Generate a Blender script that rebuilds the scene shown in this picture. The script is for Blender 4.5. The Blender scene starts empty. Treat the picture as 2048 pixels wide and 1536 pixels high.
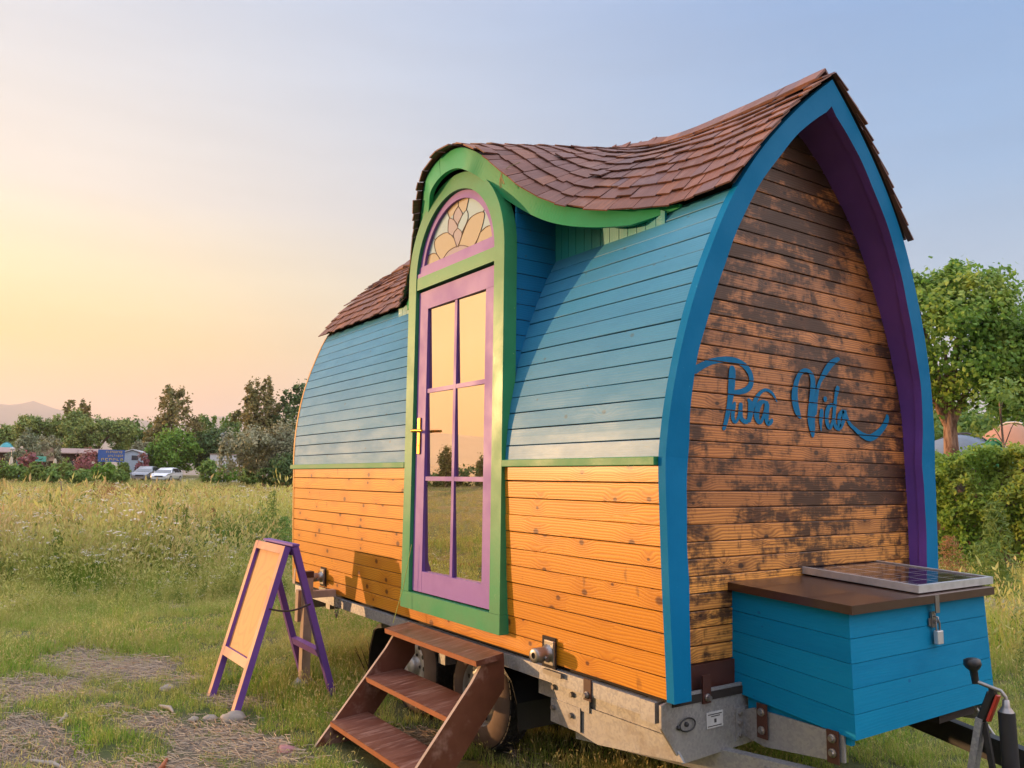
import bpy, bmesh, math, random
import numpy as np
from mathutils import Vector, Matrix
rnd = random.Random(7)
NR = np.random.default_rng(11)
scene = bpy.context.scene
col = scene.collection
rad = math.radians
G = 0.64                       # height of the trailer floor above the ground

# ---------------------------------------------------------------- camera
F_PX = 1609.89
CR = ((0.56671, 0.82384, 0.01143), (-0.09004, 0.07572, -0.99306), (-0.81898, 0.56175, 0.11709))
CAM = Vector((2.37786, -2.41561, 0.87213 + G))
cam_d = bpy.data.cameras.new('camera')
cam = bpy.data.objects.new('camera', cam_d); col.objects.link(cam)
cam_d.sensor_width = 36.0; cam_d.lens = F_PX / 2048 * 36.0
cam_d.clip_start = 0.05; cam_d.clip_end = 40000
m = Matrix.Identity(4)
for i in range(3):
    m[i][0] = CR[0][i]; m[i][1] = -CR[1][i]; m[i][2] = -CR[2][i]; m[i][3] = CAM[i]
cam.matrix_world = m
scene.camera = cam

# ---------------------------------------------------------------- light
SUN_EL = rad(5.6)
SUN_H = Vector((-0.754, -0.656, 0)).normalized()
SUN = Vector((SUN_H.x * math.cos(SUN_EL), SUN_H.y * math.cos(SUN_EL), math.sin(SUN_EL)))
sl = bpy.data.lights.new('sun', 'SUN'); sl.energy = 5.0; sl.angle = rad(0.7); sl.color = (1.0, 0.57, 0.25)
so = bpy.data.objects.new('sun', sl); col.objects.link(so)
so.rotation_euler = SUN.to_track_quat('Z', 'Y').to_euler()
so.location = SUN * 50

w = bpy.data.worlds.new('World'); scene.world = w; w.use_nodes = True
nt = w.node_tree; nt.nodes.clear()
def wn(t, **k):
    n = nt.nodes.new(t)
    for a, b in k.items(): setattr(n, a, b)
    return n
def ramp(n, stops):
    e = n.color_ramp.elements
    while len(e) > 1: e.remove(e[-1])
    e[0].position = stops[0][0]; e[0].color = (*stops[0][1], 1)
    for p, c in stops[1:]:
        q = e.new(p); q.color = (*c, 1)
VIS = 0.675                       # visible sky, for this exposure
def lin(c): return tuple(VIS * (x / 255 / 12.92 if x / 255 <= .04045 else ((x / 255 + .055) / 1.055) ** 2.4) for x in c)
out = wn('ShaderNodeOutputWorld')
tc = wn('ShaderNodeTexCoord')
sep = wn('ShaderNodeSeparateXYZ'); nt.links.new(tc.outputs['Generated'], sep.inputs[0])
# elevation 0..1 over 0..60 degrees
asin = wn('ShaderNodeMath', operation='ARCSINE'); nt.links.new(sep.outputs[2], asin.inputs[0])
el = wn('ShaderNodeMapRange'); el.inputs[1].default_value = 0; el.inputs[2].default_value = rad(60)
nt.links.new(asin.outputs[0], el.inputs[0])
# azimuth away from the sun, 0 (towards it) .. 1 (opposite)
dot = wn('ShaderNodeVectorMath', operation='DOT_PRODUCT')
flat = wn('ShaderNodeVectorMath', operation='MULTIPLY'); flat.inputs[1].default_value = (1, 1, 0)
nrm = wn('ShaderNodeVectorMath', operation='NORMALIZE')
nt.links.new(tc.outputs['Generated'], flat.inputs[0]); nt.links.new(flat.outputs[0], nrm.inputs[0])
nt.links.new(nrm.outputs[0], dot.inputs[0]); dot.inputs[1].default_value = SUN_H
ac = wn('ShaderNodeMath', operation='ARCCOSINE'); nt.links.new(dot.outputs['Value'], ac.inputs[0])
azr = wn('ShaderNodeMapRange'); azr.inputs[1].default_value = rad(35); azr.inputs[2].default_value = rad(112)
azr.interpolation_type = 'SMOOTHSTEP'
nt.links.new(ac.outputs[0], azr.inputs[0])
r1 = wn('ShaderNodeValToRGB'); r2 = wn('ShaderNodeValToRGB')
for r in (r1, r2): nt.links.new(el.outputs[0], r.inputs[0])
S = 1 / 60
r3 = wn('ShaderNodeValToRGB'); nt.links.new(el.outputs[0], r3.inputs[0])
ramp(r3, [(0.0, (1.35, 1.05, .95)), (.2, (1.65, 1.35, 1.25)), (.5, (1.7, 1.5, 1.5)), (1, (1.1, 1.2, 1.45))])  # unseen sky opposite the sun, brightened to add light on the gable
ramp(r1, [(0.0, lin((248, 150, 92))), (2.5 * S, lin((255, 168, 80))), (5.5 * S, lin((255, 192, 78))), (8.5 * S, lin((255, 216, 100))), (12.5 * S, lin((253, 233, 172))),
          (18 * S, lin((232, 227, 214))), (25 * S, lin((212, 218, 222))), (31 * S, lin((198, 212, 228))), (38 * S, lin((205, 216, 238))), (46 * S, (1.05, 1.1, 1.25)), (1, (1.1, 1.2, 1.45))])
ramp(r2, [(0.0, lin((206, 190, 188))), (5 * S, lin((182, 194, 210))), (12 * S, lin((135, 183, 216))), (20 * S, lin((106, 166, 214))), (34 * S, lin((88, 147, 206))),
          (44 * S, (.8, .95, 1.25)), (1, (1.1, 1.2, 1.45))])  # overhead stops of these ramps, out of view, raised for ambient light
mx = wn('ShaderNodeMix', data_type='RGBA'); nt.links.new(azr.outputs[0], mx.inputs[0])
nt.links.new(r1.outputs[0], mx.inputs[6]); nt.links.new(r2.outputs[0], mx.inputs[7])
azb = wn('ShaderNodeMapRange'); azb.interpolation_type = 'SMOOTHSTEP'; azb.inputs[1].default_value = rad(116); azb.inputs[2].default_value = rad(140); nt.links.new(ac.outputs[0], azb.inputs[0])
mx3 = wn('ShaderNodeMix', data_type='RGBA'); nt.links.new(azb.outputs[0], mx3.inputs[0]); nt.links.new(mx.outputs[2], mx3.inputs[6]); nt.links.new(r3.outputs[0], mx3.inputs[7])
sky = wn('ShaderNodeTexSky', sky_type='NISHITA'); sky.sun_disc = False; sky.sun_elevation = SUN_EL
sky.sun_rotation = math.atan2(SUN_H.x, SUN_H.y); sky.dust_density = 3.0; sky.air_density = 1.2; sky.ozone_density = 1.0
b1 = wn('ShaderNodeBackground'); r0 = wn('ShaderNodeValToRGB'); nt.links.new(el.outputs[0], r0.inputs[0])      # the glow round the sun itself
ramp(r0, [(0.0, lin((255, 126, 56))), (3 * S, lin((255, 156, 66))), (7 * S, lin((255, 192, 98))), (13 * S, lin((255, 226, 156))), (22 * S, lin((250, 236, 206))), (38 * S, lin((210, 220, 236))), (1, (1.1, 1.2, 1.45))])
azc = wn('ShaderNodeMapRange'); azc.interpolation_type = 'SMOOTHSTEP'; azc.inputs[1].default_value = rad(12); azc.inputs[2].default_value = rad(40); nt.links.new(ac.outputs[0], azc.inputs[0])
mx4 = wn('ShaderNodeMix', data_type='RGBA'); nt.links.new(azc.outputs[0], mx4.inputs[0]); nt.links.new(r0.outputs[0], mx4.inputs[6]); nt.links.new(mx3.outputs[2], mx4.inputs[7])
cmap = wn('ShaderNodeMapping'); cmap.inputs['Scale'].default_value = (2.2, 2.2, 16.0); nt.links.new(tc.outputs['Generated'], cmap.inputs[0])
cno = wn('ShaderNodeTexNoise'); cno.inputs['Scale'].default_value = 1.6; cno.inputs['Detail'].default_value = 5.0; nt.links.new(cmap.outputs[0], cno.inputs['Vector'])
cmr = wn('ShaderNodeMapRange'); cmr.inputs[1].default_value = .3; cmr.inputs[2].default_value = .75; cmr.inputs[3].default_value = .965; cmr.inputs[4].default_value = 1.05; nt.links.new(cno.outputs[0], cmr.inputs[0])
cmu = wn('ShaderNodeVectorMath', operation='SCALE'); nt.links.new(mx4.outputs[2], cmu.inputs[0]); nt.links.new(cmr.outputs[0], cmu.inputs['Scale'])
nt.links.new(cmu.outputs[0], b1.inputs[0]); b1.inputs[1].default_value = 0.94
b2 = wn('ShaderNodeBackground'); nt.links.new(sky.outputs[0], b2.inputs[0]); b2.inputs[1].default_value = 0.06
ad = wn('ShaderNodeMixShader'); ad.inputs[0].default_value = 0.06
nt.links.new(b1.outputs[0], ad.inputs[1]); nt.links.new(b2.outputs[0], ad.inputs[2]); nt.links.new(ad.outputs[0], out.inputs[0])

vs = scene.view_settings
scene.display_settings.display_device = 'sRGB'
vs.view_transform = 'Standard'; vs.look = 'None'; vs.exposure = 0.88; vs.gamma = 1.0
vs.use_curve_mapping = False
scene.render.engine = 'CYCLES'
cy = scene.cycles
cy.use_denoising = True
cy.max_bounces = 6; cy.diffuse_bounces = 3; cy.glossy_bounces = 3; cy.transmission_bounces = 4; cy.transparent_max_bounces = 8; cy.volume_bounces = 0
cy.caustics_reflective = False; cy.caustics_refractive = False
cy.sample_clamp_indirect = 4.0

# ---------------------------------------------------------------- helpers
def tag(o, label=None, cat=None, group=None, kind=None):
    if label: o['label'] = label
    if cat: o['category'] = cat
    if group: o['group'] = group
    if kind: o['kind'] = kind
    return o
def empty(name, loc=(0, 0, 0), rz=0.0):
    o = bpy.data.objects.new(name, None); col.objects.link(o); o.location = loc; o.rotation_euler = (0, 0, rz)
    o.empty_display_size = .2
    return o
class MB:
    """collects faces, then links them as one mesh object"""
    def __init__(s): s.v = []; s.f = []; s.uv = []; s.mi = []; s.sm = []
    def face(s, pts, uv=None, mi=0, sm=False):
        b = len(s.v); s.v += [tuple(p) for p in pts]; s.f.append(tuple(range(b, b + len(pts))))
        s.uv.append(uv if uv else [(0, 0)] * len(pts)); s.mi.append(mi); s.sm.append(sm)
    def grid(s, rows, mi=0, sm=True, uv=None, flip=False, closed=False):
        b = len(s.v); n = len(rows); k = len(rows[0])
        for r in rows: s.v += [tuple(p) for p in r]
        for i in range(n - 1):
            for j in range(k if closed else k - 1):
                j2 = (j + 1) % k
                q = [b + i * k + j, b + i * k + j2, b + (i + 1) * k + j2, b + (i + 1) * k + j]
                u = [uv[i][j], uv[i][j2], uv[i + 1][j2], uv[i + 1][j]] if uv else [(0, 0)] * 4
                if flip: q = q[::-1]; u = u[::-1]
                s.f.append(tuple(q)); s.uv.append(u); s.mi.append(mi); s.sm.append(sm)
    def hexa(s, p, mi=0, uvs=None):
        """p: 8 corners, 0-3 bottom ring, 4-7 top ring (same order)"""
        b = len(s.v); s.v += [tuple(q) for q in p]
        for q in ((3, 2, 1, 0), (4, 5, 6, 7), (0, 1, 5, 4), (1, 2, 6, 5), (2, 3, 7, 6), (3, 0, 4, 7)):
            s.f.append(tuple(b + i for i in q)); s.mi.append(mi); s.sm.append(False)
            s.uv.append([uvs[i] for i in q] if uvs else [(0, 0)] * 4)
    def box(s, a, c, mi=0, M=None, bev=0.0):
        x0, y0, z0 = a; x1, y1, z1 = c
        if bev <= 0:
            p = [(x0, y0, z0), (x1, y0, z0), (x1, y1, z0), (x0, y1, z0), (x0, y0, z1), (x1, y0, z1), (x1, y1, z1), (x0, y1, z1)]
            ax = max(range(3), key=lambda i: c[i] - a[i]); o = [i for i in range(3) if i != ax]
            r = rnd.random() * 9
            uv = [(q[ax], q[o[0]] + q[o[1]] + r) for q in p]
            if M: p = [M @ Vector(q) for q in p]
            s.hexa(p, mi, uv)
        else:
            bm = bmesh.new(); bmesh.ops.create_cube(bm, size=1)
            for v in bm.verts: v.co = Vector(((x0 + x1) / 2 + v.co.x * (x1 - x0), (y0 + y1) / 2 + v.co.y * (y1 - y0), (z0 + z1) / 2 + v.co.z * (z1 - z0)))
            bmesh.ops.bevel(bm, geom=bm.edges[:], offset=bev, segments=2, affect='EDGES', profile=.5)
            ax = max(range(3), key=lambda i: c[i] - a[i]); o = [i for i in range(3) if i != ax]; r = rnd.random() * 9
            for f in bm.faces:
                ps = [v.co.copy() for v in f.verts]; uv = [(q[ax], q[o[0]] + q[o[1]] + r) for q in ps]
                s.face([M @ q for q in ps] if M else ps, uv, mi)
            bm.free()
    def beam(s, p0, p1, wd, th, up=(0, 0, 1), mi=0, bev=0.0):
        """a board from p0 to p1, wd across, th along 'up'"""
        p0 = Vector(p0); p1 = Vector(p1); d = p1 - p0; L = d.length; d.normalize()
        sd = d.cross(Vector(up)).normalized(); u = sd.cross(d)
        M = Matrix(((d.x, sd.x, u.x, p0.x), (d.y, sd.y, u.y, p0.y), (d.z, sd.z, u.z, p0.z), (0, 0, 0, 1)))
        s.box((0, -wd / 2, -th / 2), (L, wd / 2, th / 2), mi, M, bev)
    def tube(s, pts, r, seg=10, mi=0, caps=True):
        pts = [Vector(p) for p in pts]; n = len(pts)
        rs = r if isinstance(r, (list, tuple)) else [r] * n
        rows = []; prev = None
        for i, p in enumerate(pts):
            d = (pts[min(i + 1, n - 1)] - pts[max(i - 1, 0)]).normalized()
            if prev is None: a = d.orthogonal().normalized()
            else: a = (prev - d * prev.dot(d)).normalized()
            prev = a; bb = d.cross(a)
            rows.append([p + (a * math.cos(2 * math.pi * k / seg) + bb * math.sin(2 * math.pi * k / seg)) * rs[i] for k in range(seg)])
        s.grid(rows, mi, True, closed=True)
        if caps:
            s.face(rows[0][::-1], None, mi); s.face(rows[-1], None, mi)
    def lathe(s, prof, origin, axis, seg=24, mi=0, sm=True):
        """prof: (radius, along) pairs"""
        o = Vector(origin); d = Vector(axis).normalized(); a = d.orthogonal().normalized(); bb = d.cross(a)
        rows = [[o + d * h + (a * math.cos(2 * math.pi * k / seg) + bb * math.sin(2 * math.pi * k / seg)) * r for k in range(seg)] for r, h in prof]
        s.grid(rows, mi, sm, closed=True)
    def prism(s, poly, d, mi=0):
        """poly: 3-D points of a flat outline, pushed along vector d"""
        d = Vector(d); a = [Vector(p) for p in poly]; b = [p + d for p in a]; n = len(a)
        s.face(a[::-1], None, mi); s.face(b, None, mi)
        for i in range(n):
            j = (i + 1) % n; s.face([a[i], a[j], b[j], b[i]], None, mi)
    def build(s, name, mats, parent=None, label=None, recalc=False):
        me = bpy.data.meshes.new(name); me.from_pydata(s.v, [], s.f)
        if not isinstance(mats, (list, tuple)): mats = [mats]
        for mm in mats: me.materials.append(mm)
        me.polygons.foreach_set('material_index', s.mi); me.polygons.foreach_set('use_smooth', s.sm)
        ul = me.uv_layers.new(name='UVMap')
        ul.data.foreach_set('uv', [c for f in s.uv for q in f for c in q])
        if recalc:
            bm = bmesh.new(); bm.from_mesh(me); bmesh.ops.recalc_face_normals(bm, faces=bm.faces); bm.to_mesh(me); bm.free()
        me.update()
        o = bpy.data.objects.new(name, me); col.objects.link(o)
        if parent: o.parent = parent
        if label: o['label'] = label
        return o
def build_each(mb, name, mats, parent):
    """links every separate piece of mb as an object of its own"""
    par = list(range(len(mb.v)))
    def find(a):
        while par[a] != a: par[a] = par[par[a]]; a = par[a]
        return a
    key = {}
    for i, p in enumerate(mb.v):
        k = tuple(round(c, 5) for c in p)
        if k in key: par[find(i)] = find(key[k])
        else: key[k] = i
    for f in mb.f:
        for a in f[1:]: par[find(a)] = find(f[0])
    groups = {}
    for i, f in enumerate(mb.f): groups.setdefault(find(f[0]), []).append(i)
    for idx in groups.values():
        q = MB(); mp = {}
        for i in idx:
            for a in mb.f[i]:
                if a not in mp: mp[a] = len(q.v); q.v.append(mb.v[a])
            q.f.append(tuple(mp[a] for a in mb.f[i])); q.uv.append(mb.uv[i]); q.mi.append(mb.mi[i]); q.sm.append(mb.sm[i])
        q.build(name, mats, parent)
def np_mesh(name, V, Fq, mat, parent=None, smooth=False, k=4):
    """numpy quads (or k-gons) to one object"""
    me = bpy.data.meshes.new(name); V = np.asarray(V, np.float32); Fq = np.asarray(Fq, np.int32)
    me.vertices.add(len(V)); me.vertices.foreach_set('co', V.ravel())
    me.loops.add(Fq.size); me.loops.foreach_set('vertex_index', Fq.ravel())
    me.polygons.add(len(Fq)); me.polygons.foreach_set('loop_start', np.arange(0, Fq.size, k, dtype=np.int32))
    try: me.polygons.foreach_set('loop_total', np.full(len(Fq), k, np.int32))
    except Exception: pass
    me.polygons.foreach_set('use_smooth', np.full(len(Fq), smooth, bool))
    for mm in (mat if isinstance(mat, (list, tuple)) else [mat]): me.materials.append(mm)
    me.update(calc_edges=True); me.validate()
    o = bpy.data.objects.new(name, me)
    if parent is not False: col.objects.link(o)
    if parent: o.parent = parent
    return o
def copy_tree(o, parent=None):
    c = o.copy(); col.objects.link(c)
    if parent: c.parent = parent
    for ch in [x for x in bpy.data.objects if x.parent == o]: copy_tree(ch, c)
    return c

# ---------------------------------------------------------------- materials
class NT:
    def __init__(s, name):
        s.m = bpy.data.materials.new(name); s.m.use_nodes = True; s.t = s.m.node_tree
        s.b = s.t.nodes['Principled BSDF']; s.o = s.t.nodes['Material Output']
    def n(s, t, *ins, **k):
        q = s.t.nodes.new(t)
        for a, b in k.items(): setattr(q, a, b)
        for i, x in enumerate(ins):
            if x is None: continue
            s.set(q.inputs[i], x)
        return q
    def set(s, sock, x):
        if hasattr(x, 'node') and hasattr(x, 'is_output'): s.t.links.new(x, sock)
        elif hasattr(x, 'outputs'): s.t.links.new(x.outputs[0], sock)
        else:
            if isinstance(x, tuple) and len(x) == 3 and sock.type == 'RGBA': x = (*x, 1)
            sock.default_value = x
    def math(s, op, a, b=None, c=None): return s.n('ShaderNodeMath', a, b, c, operation=op).outputs[0]
    def vm(s, op, a, b=None): return s.n('ShaderNodeVectorMath', a, b, operation=op)
    def noise(s, vec, scale, detail=3.0, rough=.55, dim='3D'):
        q = s.n('ShaderNodeTexNoise', noise_dimensions=dim)
        if vec is not None: s.set(q.inputs['Vector'], vec)
        q.inputs['Scale'].default_value = scale; q.inputs['Detail'].default_value = detail; q.inputs['Roughness'].default_value = rough
        return q
    def mapr(s, x, a, b, c=0.0, d=1.0, smooth=True):
        q = s.n('ShaderNodeMapRange', x, a, b, c, d)
        if smooth: q.interpolation_type = 'SMOOTHSTEP'
        return q.outputs[0]
    def mix(s, f, a, b, mode='MIX'):
        q = s.n('ShaderNodeMix', data_type='RGBA', blend_type=mode); q.clamp_factor = True
        s.set(q.inputs[0], f); s.set(q.inputs[6], a); s.set(q.inputs[7], b); return q.outputs[2]
    def cr(s, x, stops):
        q = s.n('ShaderNodeValToRGB', x); ramp(q, stops); return q.outputs[0]
    def comb(s, x, y, z=0.0): return s.n('ShaderNodeCombineXYZ', x, y, z).outputs[0]
    def island(s): return s.n('ShaderNodeNewGeometry').outputs['Random Per Island']
    def obj(s): return s.n('ShaderNodeTexCoord').outputs['Object']
    def uv(s): return s.n('ShaderNodeTexCoord').outputs['UV']
    def fin(s, color=None, rough=None, bump=None, bdist=.002, bstr=1.0, **k):
        b = s.b
        if color is not None: s.set(b.inputs['Base Color'], color)
        if rough is not None: s.set(b.inputs['Roughness'], rough)
        for a, x in k.items(): s.set(b.inputs[a.replace('_', ' ')], x)
        if bump is not None:
            q = s.n('ShaderNodeBump'); q.inputs['Strength'].default_value = bstr; q.inputs['Distance'].default_value = bdist
            s.set(q.inputs['Height'], bump); s.t.links.new(q.outputs[0], b.inputs['Normal'])
        return s.m

def wood_coords(N, ku=1.0):
    """u along the grain, v across, shifted per board"""
    sp = N.n('ShaderNodeSeparateXYZ', N.uv()); isl = N.island()
    u = N.math('ADD', N.math('MULTIPLY', sp.outputs[0], ku), N.math('MULTIPLY', isl, 37.0))
    v = N.math('ADD', sp.outputs[1], N.math('MULTIPLY', isl, 53.0))
    return u, v, isl, sp
def knots(N, u, v, su=2.0, sv=10.0, r=.012):
    vec = N.comb(N.math('MULTIPLY', u, su), N.math('MULTIPLY', v, sv))
    vo = N.n('ShaderNodeTexVoronoi', vec, voronoi_dimensions='2D'); vo.inputs['Scale'].default_value = 1.0; vo.inputs['Randomness'].default_value = .85
    d = N.vm('SUBTRACT', vec, vo.outputs['Position']).outputs[0]
    d = N.vm('MULTIPLY', d, (1 / su * .75, 1 / sv * 1.1, 0)).outputs[0]
    dd = N.vm('LENGTH', d).outputs['Value']
    sc = N.n('ShaderNodeSeparateColor', vo.outputs['Color'])
    on = N.math('GREATER_THAN', sc.outputs[0], .22)          # some cells carry no knot
    size = N.math('MULTIPLY_ADD', sc.outputs[1], 1.0, .55)
    dn = N.math('DIVIDE', dd, size)
    k = N.math('MULTIPLY', N.mapr(dn, r, r * .45, 0, 1), on)
    halo = N.math('MULTIPLY', N.mapr(dn, r * 5.0, r * .8, 0, 1), on)
    return k, halo
def grain(N, u, v, halo):
    warp = N.noise(N.comb(N.math('MULTIPLY', u, 1.1), N.math('MULTIPLY', v, 9.0)), 1.0, 2.0).outputs[0]
    vv = N.math('ADD', v, N.math('ADD', N.math('MULTIPLY', warp, .05), N.math('MULTIPLY', halo, .02)))
    ring = N.math('SINE', N.math('MULTIPLY', vv, 520.0))
    fine = N.noise(N.comb(N.math('MULTIPLY', u, 5.0), N.math('MULTIPLY', v, 420.0)), 1.0, 3.0).outputs[0]
    return N.math('ADD', N.math('MULTIPLY', N.math('ADD', N.math('MULTIPLY', ring, .5), .5), .55), N.math('MULTIPLY', fine, .5))

def pine(name, light, dark, knotc, rough=.42):
    N = NT(name); u, v, isl, sp = wood_coords(N)
    k, h = knots(N, u, v, 2.5, 10.0, .017); g = grain(N, u, v, h)
    patch = N.noise(N.comb(N.math('MULTIPLY', u, 1.3), N.math('MULTIPLY', v, 3.0)), 1.0, 3.0).outputs[0]
    c = N.mix(N.mapr(g, .3, 1.0), light, dark)
    c = N.mix(N.mapr(isl, 0, 1, 0, .35), c, dark)
    c = N.mix(N.mapr(patch, .5, .72, 0, .45), c, dark)
    c = N.mix(N.math('MULTIPLY', h, .55), c, dark)
    streak = N.noise(N.comb(N.math('MULTIPLY', u, 13.0), N.math('MULTIPLY', v, 7.0)), 1.0, 2.0, .5).outputs[0]
    c = N.mix(N.mapr(streak, .66, .78, 0, .5), c, knotc)
    c = N.mix(N.math('MULTIPLY', k, .9), c, knotc)
    return N.fin(c, rough, g, .0006, .6, Coat_Weight=.14, Coat_Roughness=.2, Specular_IOR_Level=.35)
M = {}
M['pine'] = pine('pine boards', (.70, .285, .016), (.46, .145, .007), (.10, .022, .006))
M['pine_end'] = pine('sun bleached pine', (.76, .42, .12), (.56, .26, .06), (.2, .06, .01))

def burnt():
    N = NT('scorched boards'); u, v, isl, sp = wood_coords(N)
    k, h = knots(N, u, v, 2.2, 9.0, .013); g = grain(N, u, v, h)
    o = N.obj()
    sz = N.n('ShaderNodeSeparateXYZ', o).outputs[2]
    yy = N.math('MULTIPLY', u, 1.0); vv = N.math('MULTIPLY', v, 1.0)
    plank = N.noise(N.comb(N.math('MULTIPLY', u, 2.6), N.math('MULTIPLY', v, 5.0)), 1.0, 6.0, .72).outputs[0]
    streak = N.noise(N.comb(N.math('MULTIPLY', u, 5.0), N.math('MULTIPLY', v, 95.0)), 1.0, 4.0, .65).outputs[0]
    smear = N.noise(N.comb(N.math('MULTIPLY', u, 19.0), N.math('MULTIPLY', v, 7.0)), 1.0, 4.0, .6).outputs[0]
    zone = N.noise(N.vm('MULTIPLY', o, (1, 1.1, 1.5)).outputs[0], 1.3, 3.0, .5).outputs[0]
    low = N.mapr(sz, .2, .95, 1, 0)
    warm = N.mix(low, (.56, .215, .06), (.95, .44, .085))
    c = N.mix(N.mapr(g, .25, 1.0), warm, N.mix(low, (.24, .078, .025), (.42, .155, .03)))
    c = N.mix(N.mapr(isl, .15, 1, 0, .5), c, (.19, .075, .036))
    pale = N.math('MULTIPLY', N.mapr(N.math('ADD', N.math('MULTIPLY', plank, .6), N.math('MULTIPLY', streak, .4)), .50, .62, 0, .7), N.mapr(sz, 1.1, 1.9, .1, 1))  # pale sheen: glossy highlights on the upper boards painted into the colour
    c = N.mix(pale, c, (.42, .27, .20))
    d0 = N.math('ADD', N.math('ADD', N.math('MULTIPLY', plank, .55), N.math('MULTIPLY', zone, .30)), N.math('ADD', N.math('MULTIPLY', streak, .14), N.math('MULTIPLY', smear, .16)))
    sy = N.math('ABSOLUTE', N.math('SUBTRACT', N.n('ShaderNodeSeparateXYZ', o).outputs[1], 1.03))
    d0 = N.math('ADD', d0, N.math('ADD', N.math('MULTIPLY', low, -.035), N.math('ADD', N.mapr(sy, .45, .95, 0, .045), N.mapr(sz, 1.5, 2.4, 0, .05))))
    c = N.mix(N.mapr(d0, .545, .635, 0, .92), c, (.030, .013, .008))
    c = N.mix(N.mapr(smear, .56, .70, 0, .55), c, (.06, .026, .014))
    c = N.mix(N.mapr(streak, .60, .74, 0, .4), c, (.07, .03, .016))
    c = N.mix(N.math('MULTIPLY', h, .45), c, (.10, .035, .014))
    c = N.mix(N.math('MULTIPLY', k, .9), c, (.025, .01, .006))
    return N.fin(c, N.mapr(plank, .3, .7, .38, .6), g, .0009, .7, Coat_Weight=.08, Coat_Roughness=.25, Specular_IOR_Level=.35)
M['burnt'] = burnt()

def paint(name, c1, c2=None, rough=.5, coat=.0, grainy=.5, wear=None, spec=.3):
    N = NT(name); o = N.obj(); c2 = c2 or tuple(x * .82 for x in c1)
    a = N.noise(o, 3.0, 4.0, .6).outputs[0]; b = N.noise(N.vm('MULTIPLY', o, (60, 60, 9)).outputs[0], 1.0, 3.0).outputs[0]
    c = N.mix(N.mapr(a, .35, .68), c1, c2)
    if wear:
        wn_ = N.noise(o, 21.0, 5.0, .7).outputs[0]; c = N.mix(N.mapr(wn_, .665, .72, 0, .75), c, wear)
    f = N.noise(o, 70.0, 3.0).outputs[0]
    return N.fin(c, N.mapr(a, .3, .7, rough - .06, rough + .1), N.math('ADD', N.math('MULTIPLY', b, grainy), f), .0008, .5, Coat_Weight=coat, Coat_Roughness=.2, Specular_IOR_Level=spec)
def painted_boards(name, c1, c2, c3, rough=.33, wear=(.05, .12, .15), coat=.3, spec=.5):
    N = NT(name); u, v, isl, sp = wood_coords(N); k, h = knots(N, u, v, 1.6, 8.0, .009); g = grain(N, u, v, h)
    a = N.noise(N.comb(N.math('MULTIPLY', u, 2.0), N.math('MULTIPLY', v, 6.0)), 1.0, 4.0, .65).outputs[0]
    c = N.mix(N.mapr(a, .35, .7), c1, c2)
    c = N.mix(N.mapr(isl, 0, 1, 0, .5), c, c3)
    st = N.noise(N.comb(N.math('MULTIPLY', u, 7.0), N.math('MULTIPLY', v, 60.0)), 1.0, 4.0, .7).outputs[0]
    c = N.mix(N.mapr(st, .61, .74, 0, .5), c, wear)
    c = N.mix(N.math('MULTIPLY', k, .7), c, wear)
    return N.fin(c, N.mapr(a, .3, .7, rough - .05, rough + .12), g, .0007, .6, Coat_Weight=coat, Coat_Roughness=.3, Specular_IOR_Level=spec)
M['blue_boards'] = painted_boards('turquoise boards', (.034, .215, .39), (.027, .19, .36), (.055, .245, .40), coat=.14, rough=.5, spec=.3)
M['cheek'] = painted_boards('deep blue boards', (.01, .16, .34), (.01, .14, .31), (.015, .18, .36), coat=0, spec=.3)
M['teal'] = painted_boards('teal boards', (.02, .26, .30), (.02, .24, .29), (.03, .28, .30), coat=0, spec=.3)
M['blue'] = paint('arch blue paint', (.001, .155, .345), (.001, .14, .315), .65, spec=.1, wear=(.03, .24, .42))
M['box_blue'] = painted_boards('box blue paint', (.001, .195, .38), (.001, .165, .335), (.004, .225, .40), .6, (.01, .1, .26), 0, .12)
M['purple'] = paint('purple paint', (.19, .08, .40), (.165, .07, .35), .5)
M['mauve'] = paint('mauve door paint', (.235, .11, .40), (.205, .09, .36), .45)
M['sign_purple'] = paint('violet sign paint', (.17, .075, .33), (.14, .06, .28), .5)
M['sign_sunlit'] = paint('sunlit violet sign paint', (.48, .24, .15), (.42, .19, .15), .5)  # same violet boards, outer faces: warm sunlight painted into the colour
M['green'] = paint('green paint', (.045, .27, .115), (.035, .22, .09), .36, wear=(.25, .42, .2))
M['fascia'] = paint('bright green paint', (.03, .36, .16), (.025, .32, .14), .36)
M['strip'] = paint('dark green strip paint', (.02, .19, .075), (.03, .23, .09), .45)

def shingle():
    N = NT('cedar shingles'); isl = N.island(); sp = N.n('ShaderNodeSeparateXYZ', N.uv())
    u = N.math('ADD', sp.outputs[0], N.math('MULTIPLY', isl, 41.0)); v = sp.outputs[1]
    f = N.noise(N.comb(N.math('MULTIPLY', u, 150.0), N.math('MULTIPLY', v, 6.0), N.math('MULTIPLY', isl, 9.0)), 1.0, 4.0, .65).outputs[0]
    c = N.cr(isl, [(0, (.13, .05, .035)), (.3, (.21, .08, .05)), (.55, (.16, .075, .065)), (.75, (.27, .105, .055)), (.9, (.14, .075, .08)), (1, (.34, .13, .055))])
    c = N.mix(N.mapr(f, .35, .75, 0, .55), c, (.07, .03, .028))
    a = N.noise(N.obj(), 9.0, 4.0).outputs[0]
    c = N.mix(N.mapr(a, .55, .75, 0, .35), c, (.27, .17, .15))
    return N.fin(c, .7, f, .002, .8)
M['shingle'] = shingle()
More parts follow.
